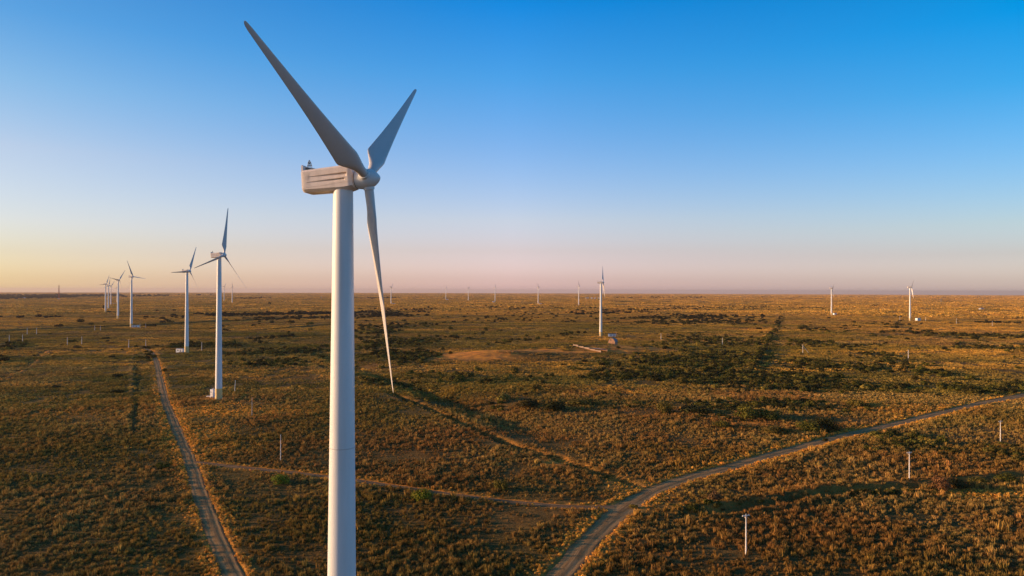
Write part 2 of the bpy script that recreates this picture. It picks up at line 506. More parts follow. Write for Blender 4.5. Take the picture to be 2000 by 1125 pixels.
def grid_mesh():
    th = np.concatenate([np.arange(-180, -50, 4.0), np.arange(-50, 50.01, .125), np.arange(54, 180, 4.0)])
    rr = np.concatenate([np.linspace(4, 95, 24), np.geomspace(97, 1500, 640), np.geomspace(1530, 42000, 130)])
    T, RR = np.meshgrid(np.radians(th), rr)
    x, y = (RR * np.sin(T)), (RR * np.cos(T))
    sh = x.shape
    x, y = x.ravel(), y.ravel()
    z = ground_h(x, y)
    for poly, hw in ROADS:
        lo, hi = poly.min(0) - 10, poly.max(0) + 10
        m = (x > lo[0]) & (x < hi[0]) & (y > lo[1]) & (y < hi[1])
        d, t = poly_dist(x[m], y[m], poly)
        z[m] -= np.where(np.abs(d) < hw + .3, .16, 0)
    nr, nc = sh
    co = np.stack([x, y, z], 1)
    co = np.vstack([co, [[0, 0, gz(0, 0)]]])
    i, j = np.meshgrid(np.arange(nr - 1), np.arange(nc), indexing='ij')
    j2 = (j + 1) % nc
    q = np.stack([i * nc + j, (i + 1) * nc + j, (i + 1) * nc + j2, i * nc + j2], -1).reshape(-1, 4)
    jj = np.arange(nc)
    tri = np.stack([np.full(nc, nr * nc), jj, (jj + 1) % nc], -1)
    me = bpy.data.meshes.new('ground')
    me.vertices.add(len(co)); me.vertices.foreach_set('co', co.astype(np.float32).ravel())
    nl = q.size + tri.size
    me.loops.add(nl); me.loops.foreach_set('vertex_index', np.concatenate([q.ravel(), tri.ravel()]).astype(np.int32))
    me.polygons.add(len(q) + len(tri))
    me.polygons.foreach_set('loop_start', np.concatenate([np.arange(len(q)) * 4, q.size + np.arange(len(tri)) * 3]).astype(np.int32))
    me.update(calc_edges=True)
    dry, bare, green = land_masks(co[:, 0], co[:, 1])
    a = me.attributes.new('land', 'FLOAT_COLOR', 'POINT')
    a.data.foreach_set('color', np.stack([dry, bare, green, np.ones(len(co))], 1).astype(np.float32).ravel())
    me.shade_smooth()
    if me.polygons[0].normal.z < 0:
        me.flip_normals()
    return me


def ground_material():
    m = Mat('steppe_ground', 1.0, .05)
    pos = m.pos()
    at = m.node('ShaderNodeAttribute', attribute_name='land')
    sp = m.node('ShaderNodeSeparateColor'); m.L.new(at.outputs['Color'], sp.inputs[0])
    dry, bare, green = sp.outputs
    nf = m.noise(pos, .9, 5, .65); nm = m.noise(pos, .12, 4, .6); nl = m.noise(pos, .012, 4, .6); nff = m.noise(pos, 4.0, 3, .6)
    mp = m.node('ShaderNodeMapping'); mp.inputs['Scale'].default_value = (.5, 1.0, 1); m.L.new(pos, mp.inputs['Vector'])
    ns = m.noise(mp.outputs[0], .035, 5, .62)
    c = m.mix(GC['base'], GC['tan'], m.rng(nm, .35, .7))
    c = m.mix(c, GC['olive'], m.math('MULTIPLY', m.rng(nl, .42, .62), .7))
    c = m.mix(c, GC['green'], m.math('MULTIPLY', green, m.rng(ns, .25, .6)))
    c = m.mix(c, GC['dry'], m.math('MULTIPLY', dry, m.rng(ns, .25, .55, .35, 1)))
    c = m.mix(c, m.mix(GC['soil'], GC['sand'], m.rng(nm, .35, .65)), bare)
    c = m.mix(c, (.03, .022, .012), m.math('MULTIPLY', m.rng(nf, .56, .78), .75))
    c = m.mix(c, GC['straw'], m.math('MULTIPLY', m.rng(nff, .56, .8), .45))
    m.color(c)
    hgt = m.math('ADD', m.noise(pos, 1.1, 5, .7), m.math('MULTIPLY', m.noise(pos, .3, 3, .6), 1.4))
    bare_n = m.math('SUBTRACT', 1.0, m.math('MULTIPLY', bare, .8))
    m.bump(m.math('MULTIPLY', hgt, bare_n), .7, 1.0)
    return m.m


GC = dict(base=(.145, .072, .019), tan=(.22, .122, .034), olive=(.115, .084, .019), green=(.092, .086, .015), dry=(.44, .235, .050), soil=(.48, .185, .045), sand=(.95, .345, .045), straw=(.36, .20, .055))
GMAT = ground_material()
gme = grid_mesh()
gme.materials.append(GMAT)
ground = bpy.data.objects.new('ground', gme)
COL.objects.link(ground)
tag(ground, 'open steppe of brown scrub and dry grass reaching the horizon', None, None, 'structure')


# ------------------------------------------------------------------ dirt roads (sheets with wheel ruts)
def road_material(name, c1, c2, rutc):
    m = Mat(name, .95, .1)
    pos = m.pos()
    at = m.node('ShaderNodeAttribute', attribute_name='across')
    ac = m.math('ABSOLUTE', at.outputs['Fac'])
    n1 = m.noise(pos, .25, 4); n2 = m.noise(pos, 2.0, 5, .7)
    c = m.mix(c1, c2, m.rng(n1, .35, .65))
    al = m.node('ShaderNodeAttribute', attribute_name='lane')
    mp = m.node('ShaderNodeMapping'); mp.inputs['Scale'].default_value = (2.6, .10, 1); m.L.new(al.outputs['Vector'], mp.inputs['Vector'])
    st = m.noise(mp.outputs[0], 1.0, 4, .6)
    c = m.mix(c, (.13, .075, .034), m.math('MULTIPLY', m.rng(st, .52, .66), .65))
    c = m.mix(c, (.52, .32, .15), m.math('MULTIPLY', m.rng(st, .48, .36), .55))
    rut = m.math('SUBTRACT', 1.0, m.math('MULTIPLY', m.math('ABSOLUTE', m.math('SUBTRACT', ac, .5)), 4.5), True)
    c = m.mix(c, rutc, m.math('MULTIPLY', rut, .7))
    c = m.mix(c, (.10, .065, .04), m.math('MULTIPLY', m.rng(n2, .52, .75), .55))
    edge = m.math('MULTIPLY', m.rng(ac, .78, 1.0), m.rng(n2, .35, .6))
    c = m.mix(c, (.20, .13, .06), edge)
    m.color(c)
    m.bump(n2, .12, 1.0)
    return m.m


def road(name, label, poly, hw, mat):
    seg = np.diff(poly, axis=0); L = np.concatenate([[0], np.cumsum(np.hypot(seg[:, 0], seg[:, 1]))])
    s = np.arange(0, L[-1], 1.2)
    x, y = np.interp(s, L, poly[:, 0]), np.interp(s, L, poly[:, 1])
    tx, ty = np.gradient(x), np.gradient(y); n = np.hypot(tx, ty)
    nx, ny = ty / n, -tx / n
    us = np.linspace(-1, 1, 17)
    wv = hw * (1 + .34 * (fbm(s / 7.0, s * 0, 61, 3) - .5)); sh = .8 * (fbm(s / 14.0, s * 0 + 5, 63, 3) - .5)
    jx, jy = P(1222, 992)
    if hw > 2.5: wv = wv + 1.5 * np.exp(-((np.hypot(x - jx, y - jy)) / 13.0) ** 2)
    X = x[:, None] + nx[:, None] * (us[None] * wv[:, None] + sh[:, None])
    Y = y[:, None] + ny[:, None] * (us[None] * wv[:, None] + sh[:, None])
    rut = -.07 * np.exp(-((np.abs(us) - .5) / .13) ** 2) + .05 * np.exp(-(us / .2) ** 2)
    base = ground_h(X.ravel(), Y.ravel()).reshape(X.shape)
    Z = base - .03 + rut[None] + .05 * (fbm(X / 2.0, Y / 2.0, 71, 2) - .5) - .12 * (np.abs(us)[None] ** 8)
    nc = len(us)
    vs_ = np.stack([X, Y, Z], -1).reshape(-1, 3)
    fs_ = [(i * nc + j, i * nc + j + 1, (i + 1) * nc + j + 1, (i + 1) * nc + j) for i in range(len(s) - 1) for j in range(nc - 1)]
    me = bpy.data.meshes.new(name)
    me.from_pydata(vs_.tolist(), [], fs_)
    a = me.attributes.new('across', 'FLOAT', 'POINT')
    a.data.foreach_set('value', np.tile(us, len(s)).astype(np.float32))
    lane = np.stack([us[None] * np.full((len(s), 1), hw), np.repeat(s[:, None], len(us), 1), np.zeros((len(s), len(us)))], -1)
    me.attributes.new('lane', 'FLOAT_VECTOR', 'POINT').data.foreach_set('vector', lane.astype(np.float32).ravel())
    me.update(); me.shade_smooth(); me.materials.append(mat)
    if me.polygons[0].normal.z < 0: me.flip_normals()
    o = bpy.data.objects.new(name, me); COL.objects.link(o)
    return tag(o, label, None, None, 'structure')


RMAT = road_material('road_dirt', (.28, .150, .052), (.34, .188, .068), (.44, .255, .100))
TMAT = road_material('track_dirt', (.17, .095, .042), (.23, .13, .058), (.29, .165, .078))
road('dirt_road', 'rutted grey brown dirt road running away on the left', ROAD_LEFT, 2.1, RMAT)
road('dirt_road', 'wider dirt road curving away to the right', ROAD_RIGHT, 2.9, RMAT)
road('dirt_track', 'narrow reddish track joining the two dirt roads', TRACK, 1.5, TMAT)

# ------------------------------------------------------------------ wind turbines
TILT = R(3.79)
TOWER_H0 = 68.0
HUBX = 2.85


def tower_mesh():
    prof = []
    for k in range(25):
        t = k / 24
        prof.append((t * TOWER_H0, 1.80 + (1.06 - 1.80) * t))
    return MB().lathe_z(prof, 56).mesh('tower', WHITE)


def blade_mesh():
    st = [(.6, .50, 1.0, 0), (1.5, .50, 1.0, 0), (2.0, .52, .93, 0), (2.8, .64, .70, .12), (3.6, .86, .46, .35), (4.3, 1.07, .34, .6), (4.9, 1.16, .27, .8), (5.3, 1.15, .25, .85), (6.2, 1.08, .235, .85),
          (8, .955, .21, .85), (10, .825, .20, .85), (12.5, .68, .185, .85), (15, .555, .175, .85), (17.5, .445, .165, .85), (20, .345, .16, .85), (22, .265, .155, .85), (23.2, .215, .15, .85), (23.7, .17, .15, .85), (23.93, .10, .15, .85), (24.0, .03, .15, .85)]
    secs = []
    n = 22
    for s, hc, th, k in st:
        beta = R(-44) - R(12) * min(max((s - 4.9) / 19.1, 0), 1)
        cx, cy = math.cos(beta), -math.sin(beta)
        sec = []
        for q in range(n):
            a = 2 * math.pi * q / n
            u = math.cos(a)                                   # +1 leading edge, -1 trailing edge
            w = math.sin(a)
            thick = th * hc * (1 - k * .62 * (1 - u) / 2)       # thin out to the trailing edge
            cu = u * hc - k * hc * .42                          # pitch axis ahead of mid chord
            cw = w * thick
            fl = 0.0
            sec.append((cu * cx - cw * cy + fl, cu * cy + cw * cx, s))
        secs.append(sec)
    return MB().loft(secs).mesh('blade', BLADEW, 50)


def nacelle_mesh():
    def outline(x):
        f = min(max((x + 4.3) / 5.85, 0), 1)
        w = 1.22
        zt = 1.46 + .17 * f
        zb = -1.00 - .12 * f
        ch = .34
        if x < -4.0:
            e = (-4.0 - x) / .3
            w -= .04 * e * e; zt -= .02 * e * e; zb += .07 * e * e
        if x > .55:
            e = min((x - .55) / .95, 1)
            ch += .42 * e
            zb += .10 * e
            w -= .10 * max(0, (x - 1.1) / .45)
            zt -= .22 * max(0, (x - 1.1) / .45)
        g = min(max((x + 3.7) / .5, 0), 1) * min(max((x + 3.9) / 4.9, 0.2), 1)
        if x > .92: g = 0
        d1 = .27 * g; d2 = .33 * (g if x < .72 else 0)
        s1 = .60 + .17 * f; s2 = .11 + .20 * f; s3 = .02 + .20 * f; s4 = -.36 + .32 * f
        side = [(w * .55, zt), (w - .16, zt - .06), (w, zt - .26), (w, s1 + .015), (w - d1, s1 - .02), (w, s2), (w, s3 + .015), (w - d2, s3 - .02), (w, s4), (w, -.56 + .28 * f), (w - .035, -.58 + .28 * f), (w, -.60 + .28 * f), (w, zb + .30), (w - ch, zb)]
        right = [(x, y, z) for y, z in side]
        left = [(x, -y, z) for y, z in reversed(side)]
        return right + left
    xs = [-4.3, -4.2, -4.0, -3.7, -3.4, -3.2, -2.6, -2.0, -1.2, -.5, .2, .55, .70, .74, .90, .94, 1.1, 1.3, 1.5]
    mb = MB().loft([outline(x) for x in xs])
    mb.lathe_x([(1.46, 1.02), (1.58, 1.0)], 36)
    mb.box((-1.2, .25, 1.60), (.9, .7, .06)); mb.box((.2, -.15, 1.64), (.7, .6, .06))
    mb.tube((-.9, 0, -1.12), (-.9, 0, -1.02), .34, .34, 14)
    return mb.mesh('nacelle', NACW, 28)


def rear_fin_mesh():
    mb = MB()
    secs = []
    for z, xo, t in ((1.30, -4.24, .16), (1.62, -4.28, .15), (1.95, -4.31, .10), (2.05, -4.31, .05)):
        w = 1.10 - (z - 1.3) * .25
        secs.append([(xo - t / 2, -w, z), (xo + t, -w, z), (xo + t, w, z), (xo - t / 2, w, z)])
    mb.loft(secs)
    mb.box((-3.75, 0, 1.78), (1.25, .9, .06), Matrix.Rotation(R(12), 3, 'Y'))
    mb.tube((-3.3, -.3, 1.42), (-3.25, -.3, 1.70), .04); mb.tube((-3.3, .3, 1.42), (-3.25, .3, 1.70), .04)
    return mb.mesh('tail_fin', NACW, 30)


def sensor_mesh():
    mb = MB()
    pts = [(-.26, 0), (-.24, .28), (-.16, .58), (-.05, .80), (0, .86), (.05, .80), (.16, .58), (.24, .28), (.26, 0)]
    for a in (0, 90):
        c, s = math.cos(R(a)), math.sin(R(a))
        q = [(-3.85 + p[0] * c, p[0] * s, 1.84 + p[1]) for p in pts]
        for i in range(len(q) - 1):
            mb.tube(q[i], q[i + 1], .028, n=6)
    for h, r in ((.28, .24), (.56, .165)):
        q = [(-3.85 + r * math.cos(k * math.pi / 6), r * math.sin(k * math.pi / 6), 1.84 + h) for k in range(13)]
        for i in range(12): mb.tube(q[i], q[i + 1], .024, n=5)
    mb.tube((-3.85, 0, 1.8), (-3.85, 0, 2.35), .025, n=6)
    mb.box((-3.85, 0, 2.36), (.14, .14, .12))
    return mb.mesh('wind_sensor', DARK, 35)


SPIN = [(-1.20, .05), (-1.20, .96), (-1.12, 1.0), (-.7, 1.06), (-.1, 1.08), (.35, 1.0), (.75, .82), (1.08, .57), (1.30, .32), (1.41, .13), (1.44, .02)]
M_LAMP = MB().lathe_z([(0, .05), (.12, .05), (.14, .08), (.26, .07), (.3, .02)], 10).mesh('roof_lamp', DARK)
M_TOWER, M_BLADE, M_NAC, M_FIN, M_SENS = tower_mesh(), blade_mesh(), nacelle_mesh(), rear_fin_mesh(), sensor_mesh()
M_SPIN = MB().lathe_x(SPIN, 40).mesh('spinner', WHITE, 40)
M_RING = MB().lathe_x([(-1.27, .05), (-1.27, .93), (-1.195, .93), (-1.195, .05)], 36).mesh('bearing_ring', DARK)
M_BAND = MB().lathe_z([(0, 1.83), (6.0, 1.83 - .0109 * 6.0), (6.0, 1.75)], 56).mesh('base_band', BAND)
M_COLLAR = MB().lathe_z([(.86, .62), (1.16, .60), (1.18, .55), (1.18, .4)], 28).mesh('blade_collar', WHITE)
M_FLANGE = MB().lathe_z([(-.05, 1.0), (-.05, 1.018), (.05, 1.018), (.05, 1.0)], 56).mesh('flange_ring', BLADEW)
_d = MB(); _d.box((0, 0, 1.15), (.18, .95, 2.1)); _d.box((.06, 0, 2.28), (.34, 1.15, .08))
M_DOOR = _d.mesh('tower_door', STEEL)
_d = MB()
for k in range(5): _d.box((.32 + .26 * k, 0, .96 - .2 * k), (.28, 1.0, .05))
_d.box((.9, -.5, .55), (1.6, .05, .14), Matrix.Rotation(R(36), 3, 'Y')); _d.box((.9, .5, .55), (1.6, .05, .14), Matrix.Rotation(R(36), 3, 'Y'))
M_STEPS = _d.mesh('door_steps', STEEL)


def part(me, name, parent, loc=(0, 0, 0), rot=(0, 0, 0), scale=(1, 1, 1)):
    o = bpy.data.objects.new(name, me)
    COL.objects.link(o)
    o.parent = parent
    o.location, o.rotation_euler, o.scale = loc, rot, scale
    return o


def turbine(x, y, H, phase, label, yaw=11.24, door=200, fine=False):
    z0 = gz(x, y)
    t = empty('wind_turbine', (x, y, z0), R(-yaw))
    tag(t, label, 'wind turbine', 'white three bladed wind turbines on the steppe')
    top = H - z0 - 1.02
    tw = part(M_TOWER, 'tower', t, (0, 0, -.25), scale=(1, 1, (top + .25) / TOWER_H0))
    part(M_BAND, 'base_band', t, (0, 0, -.02))
    a = R(door + yaw)
    d = part(M_DOOR, 'tower_door', t, (1.78 * math.cos(a), 1.78 * math.sin(a), 1.0), (0, 0, a))
    part(M_STEPS, 'door_steps', t, (1.80 * math.cos(a), 1.80 * math.sin(a), 0), (0, 0, a))
    if fine:
        for zz in (22.0, 40.8):
            r = 1.80 - .74 * (zz / (top))
            part(M_FLANGE, 'flange_ring', tw, (0, 0, (zz + .25) / ((top + .25) / TOWER_H0)), scale=(r, r, TOWER_H0 / (top + .25)))
    nz = H - z0
    nac = part(M_NAC, 'nacelle', t, (0, 0, nz), (0, -TILT, 0))
    part(M_FIN, 'tail_fin', nac)
    part(M_SENS, 'wind_sensor', nac)
    if fine: part(M_LAMP, 'roof_lamp', nac, (-.4, .1, 1.6))
    hub = (HUBX * math.cos(TILT), 0, nz + HUBX * math.sin(TILT))
    sp = part(M_SPIN, 'spinner', t, hub, (0, -TILT, 0))
    part(M_RING, 'bearing_ring', sp)
    for k in range(3):
        b = part(M_BLADE, 'blade', t, hub, (R(phase + 120 * k), -TILT, 0), scale=(1, 1, 1.0 if fine else min(max(nz / 69.5, .95), 1.12)))
        part(M_COLLAR, 'blade_collar', b)
    return t


# the big one in front: hub found from the photograph's perspective
turbine(-18.44, 75.35, 57.6 + 12.07 - .19, 69.0, 'large near white wind turbine whose tower runs out of the bottom edge', door=150, fine=True)
# px base x, px base y, px hub y, rotor phase, label, yaw
TURBINES = [
    (427.0, 780.0, 498.5, -13, 'white turbine with ochre tower foot standing right of the left dirt road', 11.24),
    (364.5, 690.0, 531.0, -26, 'white turbine with a white kiosk left of its ochre foot', 11.24),
    (256.5, 640.0, 541.0, 24, 'white turbine with one blade pointing up left and one level to the right', 11.24),
    (230.3, 623.3, 548.0, -40, 'slim white turbine just left of the one with a kiosk behind its foot', 11.24),
    (206.0, 611.0, 555.0, -25, 'leftmost white turbine of the far left cluster, one blade level left', 11.24),
    (211.6, 605.0, 557.6, -12, 'far turbine of the left cluster, second from the left, one blade upright', 11.24),
    (216.4, 597.0, 558.2, -42, 'far turbine of the left cluster, third from the left, blade leaning right', 11.24),
    (228.7, 592.0, 561.3, -8, 'most distant turbine of the left cluster, mostly hidden behind a nearer tower', 11.24),
    (437.6, 588.5, 560.0, -38, 'tiny turbine on the horizon close beside the ochre footed tower', 11.24),
    (453.4, 593.0, 561.3, 10, 'tiny turbine on the horizon under the tip of a larger turbine blade', 11.24),
    (689.3, 586.4, 562.4, 62, 'tiny turbine peeping out right behind the big near tower', 14),
    (763.7, 595.0, 561.5, -45, 'small turbine just right of the big hanging blade, kiosk at its foot', 12),
    (870.7, 585.5, 563.7, -20, 'tiny far turbine with a low white kiosk on its right, faint single blade up', 14),
    (914.6, 588.0, 563.4, 58, 'tiny far turbine with two blades spread in a V', 20),
    (966.9, 590.5, 562.0, 5, 'tiny far turbine with one blade upright and a white kiosk on its left', 16),
    (1051.0, 594.6, 561.6, 38, 'small turbine behind the shrub belt with a low kiosk right of it', 22),
    (1130.2, 597.6, 559.2, 26, 'small turbine behind the shrub belt, left of the taller mid field turbine', 22),
    (1173.4, 657.9, 552.0, -27, 'mid field white turbine with ochre foot behind the derelict brick shed', 11.24),
    (1624.0, 615.8, 563.0, 58, 'right hand turbine on the orange plain with a kiosk touching its foot', 11.24),
    (1777.4, 627.3, 561.3, 46, 'rightmost turbine with ochre foot, its kiosk set apart to the right', 11.24),
]
TPOS = []
for (px, py, hy, ph, lab, yaw) in TURBINES:
    x, y = P(px, py)
    H = gz(x, y) + (py - hy) * y / FPX
    TPOS.append((x, y))
    turbine(x, y, H, ph, lab, yaw)


# ------------------------------------------------------------------ kiosks by the turbines
def kiosk(px, py, w, d, h, rz, label, mast=False):
    x, y = P(px, py)
    k = empty('transformer_kiosk', (x, y, gz(x, y)), rz)
    tag(k, label, 'kiosk', 'white transformer kiosks beside the turbines')
    MB().box((0, 0, h / 2 - .2), (w, d, h + .4)).build('body', KIOSKW, k, 0)
    MB().box((0, 0, h + .3), (w + .3, d + .3, .2), taper=.94).build('roof', ROOFG, k, 0)
    MB().box((w * .22, -d / 2 - .03, h * .42), (min(1.1, w * .3), .06, h * .78)).build('door', STEEL, k, 0)
    MB().box((-w * .2, -d / 2 - .03, h * .62), (w * .28, .06, h * .3)).build('vent', STEEL, k, 0)
    return k


kiosk(352, 689, 6.6, 3.2, 3.3, R(-14), 'white kiosk left of the ochre footed turbine near the road end')
kiosk(264.5, 640, 9.5, 4, 3.4, R(4), 'long white kiosk right of the tower with two posts beside it')
kiosk(1195.5, 658, 9.2, 4, 3.6, R(3), 'pale grey white kiosk between the mid field turbine and a leaning pole')
kiosk(1793, 626.5, 9, 5, 5.2, R(20), 'bright white kiosk right of the rightmost turbine')
kiosk(1630.5, 615, 8, 5, 4.2, R(20), 'bright white kiosk touching the right hand turbine foot')
kiosk(768.5, 595, 14, 6, 5, R(10), 'white kiosk right of the small turbine beside the hanging blade')
kiosk(873.3, 585.5, 16, 6, 4.5, R(10), 'low white kiosk right of the faint far turbine')
kiosk(963.8, 590.5, 9, 6, 6, R(10), 'small white kiosk left of a far turbine with upright blade')
kiosk(1055.5, 594.8, 12, 6, 5, R(10), 'low white kiosk half hidden by shrubs beside a small turbine')
kiosk(224.5, 594.2, 14, 6, 4, R(10), 'faint white kiosk among the far left turbine cluster')

cx, cy = P(415.5, 775.5)
cab = tag(empty('switch_cabinet', (cx, cy, gz(cx, cy)), R(-20)), 'tall white switch cabinet against the left side of the ochre tower foot', 'cabinet')
MB().box((0, 0, 2.0), (2.0, 1.7, 4.4)).build('body', KIOSKW, cab, 0)
MB().box((0, 0, 4.28), (2.2, 1.9, .16), taper=.9).build('roof', KIOSKW, cab, 0)
MB().box((-.35, -.88, 2.9), (.6, .06, .45)).build('vent', DARK, cab, 0)
MB().box((.45, -.88, 1.6), (.85, .06, 2.6)).build('door', KIOSKW, cab, 0)
_m = MB(); _m.box((.3, .1, 4.65), (.7, .6, .6)); _m.tube((.3, .1, 4.9), (.3, .1, 5.3), .12); _m.build('insulator', STEEL, cab)
cx, cy = P(408, 774.5)
pad = MB().box((0, 0, .1), (2.6, 1.6, .5)).build('concrete_slab', CONC, None, 0)
pad.location = (cx, cy, gz(cx, cy)); pad.rotation_euler = (0, 0, R(-20))
tag(pad, 'pale concrete slab on the ground left of the tall switch cabinet', 'slab')


# ------------------------------------------------------------------ poles
def pole_parts(h, arm, stay, lean):
    t = empty('utility_pole', (0, 0, 0))
    MB().tube((0, 0, -.6), (0, 0, h), .17, .11, 10).build('pole', CONC, t)
    if arm:
        m = MB(); m.box((0, 0, h - .25), (1.9, .18, .18))
        m.tube((-.45, 0, h - .75), (-.02, 0, h - .3), .035, n=5); m.tube((.45, 0, h - .75), (.02, 0, h - .3), .035, n=5)
        m.build('crossarm', CONC, t)
        for xx in (-.75, .75, 0):
            b = h - .19 if xx else h
            MB().lathe_z([(0, .05), (.10, .05), (.12, .08), (.2, .08), (.22, .03)], 8).build('insulator', STEEL, t).location = (xx, 0, b)
    if stay:
        MB().tube((stay, .2, -.4), (0, 0, h * .88), .13, .10, 8).build('stay', CONC, t)
    return t


def pole(px, ptop, pbase, label, arm=True, stay=0, lean=0.0, rz=0.0, thick=1.0):
    x, y = P(px, pbase)
    z = gz(x, y)
    h = (pbase - ptop) * y / FPX
    t = pole_parts(h, arm, stay, lean)
    t.location = (x, y, z); t.rotation_euler = (0, R(lean), rz)
    if thick != 1: t.scale = (thick, thick, 1)
    return tag(t, label, 'utility pole', 'pale concrete poles standing on the steppe')


pole(1457, 1006, 1084, 'nearest tall white pole with crossarm, left end of the right hand line', rz=R(20))
pole(1776, 888, 943, 'white pole with crossarm in the middle of the right foreground line', rz=R(20))
pole(1954, 822, 864, 'white pole with crossarm near the right edge below the road', rz=R(20))
pole(548, 848, 899, 'thin bare pole in the scrub left of the big near tower', False, thick=.8)
pole(458, 742, 766, 'short slightly crooked pole right of the ochre tower foot', False, lean=4)
pole(492, 777, 813, 'faint thin grey post in golden grass near the tower foot', False, thick=.55)
pole(18, 653, 667, 'pale pole nearest the left edge', False, thick=1.6)
pole(44, 652, 666, 'pale pole second from the left edge, level with the first', False, thick=1.6)
pole(53, 640.5, 653.8, 'pale pole by the dark bank, left one of a pair', False, thick=1.6)
pole(71.4, 640, 653.2, 'pale pole by the dark bank, right one of a pair', False, thick=1.6)
pole(131.4, 658, 673.6, 'pale pole with a green bush just right of it', False, thick=1.5)
pole(159.6, 657, 673, 'pale pole right of the bush between two poles', False, thick=1.5)
pole(251.4, 663, 680, 'pale pole left of the far end of the left dirt road', False, thick=1.5)
pole(284.6, 663, 679.5, 'pale pole at the far end of the left dirt road', False, thick=1.5)
pole(185, 635.5, 646, 'faint pole before the dark bank, left of a close pair', False, thick=1.5)
pole(196, 636, 646, 'faint pole before the dark bank, right of a close pair', False, thick=1.5)
pole(394, 668, 686, 'faint grey pole right of the turbine with the white kiosk', False, thick=1.4)
pole(273.5, 632, 641, 'small post right of the long white kiosk', False, thick=1.6)
pole(284.5, 632, 640, 'small post further right of the long white kiosk', False, thick=1.6)
pole(1291, 650.5, 663.5, 'pale pole on the grassy rise right of the brick shed', False, thick=1.6)
pole(1411, 659, 672, 'pale pole at the upper edge of the dense thicket', False, thick=1.6)
pole(1568, 673, 689.5, 'pole with a slanting stay on its right side', False, stay=4.2, thick=1.4)
pole(1774, 683, 700, 'lone pale pole above the shrubs on the right', False, thick=1.5)
pole(1868, 621, 632, 'thin far pole on the orange plain at right', False, thick=1.4)
pole(1938, 627, 637, 'thin far pole beside a dark bush near the right edge', False, thick=1.4)
pole(1808, 619, 628, 'thin far post right of the rightmost kiosk', False, thick=1.4)
pole(1757.5, 617, 627, 'thin far post left of the rightmost turbine', False, thick=1.4)
x, y = P(1207, 659)
ap = tag(empty('leaning_pole', (x, y, gz(x, y))), 'leaning yellow beam propped beside the pale grey kiosk', 'pole')
MB().tube((0, 0, -.3), (-2.9, 0, 7.6), .24, .2, 8).build('pole', CONC2, ap)
MB().tube((-3.4, .3, -.3), (-2.8, 0, 7.2), .14, .12, 8).build('stay', CONC2, ap)


# ------------------------------------------------------------------ derelict shed and pen
def prism(pts, y0, y1):
    n = len(pts)
    vs_ = [(p[0], y0, p[1]) for p in pts] + [(p[0], y1, p[1]) for p in pts]
    fs_ = [tuple(range(n)), tuple(range(2 * n - 1, n - 1, -1))] + [(k, (k + 1) % n, n + (k + 1) % n, n + k) for k in range(n)]
    return vs_, fs_


x, y = P(1194.5, 681.5)
shed = tag(empty('derelict_shed', (x, y, gz(x, y)), R(-34)), 'small derelict orange brick shed with humped gable beside the low concrete pen', 'shed')
W = 3.6
gable = [(-W, -.5), (W, -.5), (W, 2.4), (W * .62, 4.9), (0, 5.9), (-W * .62, 4.9), (-W, 2.4)]
MB().add(*prism(gable, 0, 6)).build('wall', BRICKW, shed, 0)
roofp = [(W + .25, 2.25), (W * .64 + .2, 5.0), (0, 6.15), (-W * .64 - .2, 5.0), (-W - .25, 2.25), (-W - .25, 2.45), (-W * .64 - .2, 5.2), (0, 6.35), (W * .64 + .2, 5.2), (W + .25, 2.45)]
MB().add(*prism(roofp, .12, 6.3)).build('roof', ROOFG, shed, 0)
wf = MB().box((-1.0, -.03, 4.1), (1.5, .1, 1.0)).build('window', DARK, shed, 0)
MB().box((0, -.05, -.55 + .0), (1.8, .05, .09)).build('sill', CONC2, wf, 0).location = (-1.0, 0, 4.1)
MB().box((1.2, -.04, 1.2), (1.3, .1, 2.2)).build('door', RUST, shed, 0)

x0, y0 = P(1119, 686.5); x1, y1 = P(1174, 692.5)
ang = math.atan2(y1 - y0, x1 - x0); Lw = math.hypot(x1 - x0, y1 - y0)
pen = tag(empty('livestock_pen', (x0, y0, gz((x0 + x1) / 2, (y0 + y1) / 2)), ang), 'long low pen of pale concrete panels with a dark sheet for its shaded inside beside the brick shed', 'pen')
npan = 5; pw = Lw / npan
for k in range(npan):
    m = MB(); hh = 1.3 + [.1, 0, .15, -.1, .05][k]
    m.box((pw * (k + .5), 0, hh / 2 - .6), (pw - [.5, .7, .25, .8, .3][k], .3, hh + 1.2), Matrix.Rotation(R([1, -1, .5, -.5, 1][k]), 3, 'Y'))
    pn = m.build('wall_panel', CONC2, pen, 0)
    pn.location.z = gz(x0 + (x1 - x0) * (k + .5) / npan, y0 + (y1 - y0) * (k + .5) / npan) - pen.location.z
MB().box((Lw / 2, 4.2, .75), (Lw - .6, 6.6, .16), Matrix.Rotation(R(-3), 3, 'X')).build('shade_sheet', DARK, pen, 0)  # dark sheet added in place of the shade inside the pen
MB().box((Lw / 2, 8.2, -.2), (Lw, .3, 2.0)).build('rear_wall', RUST, pen, 0)

# ------------------------------------------------------------------ far buildings, mast, pylons
def house(px, py, w, d, h, rz, label, wall, roofm, rise=1.6, cat='house', group=None):
    x, y = P(px, py)
    k = tag(empty('farm_building' if cat != 'house' else 'house', (x, y, gz(x, y)), R(rz)), label, cat, group)
    MB().box((0, 0, h / 2 - .5), (w, d, h + 1)).build('wall', wall, k, 0)
    m = MB(); m.add(*prism([(-d / 2 - .4, h), (d / 2 + .4, h), (0, h + rise)], -w / 2 - .4, w / 2 + .4))
    m.v = [(q[1], q[0], q[2]) for q in m.v]
    m.build('roof', roofm, k, 0)
    n = max(2, int(w / 4))
    for i in range(n):
        MB().box((-w / 2 + (i + .5) * w / n, -d / 2 - .04, h * .55), (1.2, .08, 1.3)).build('window', DARK, k, 0)
    return k


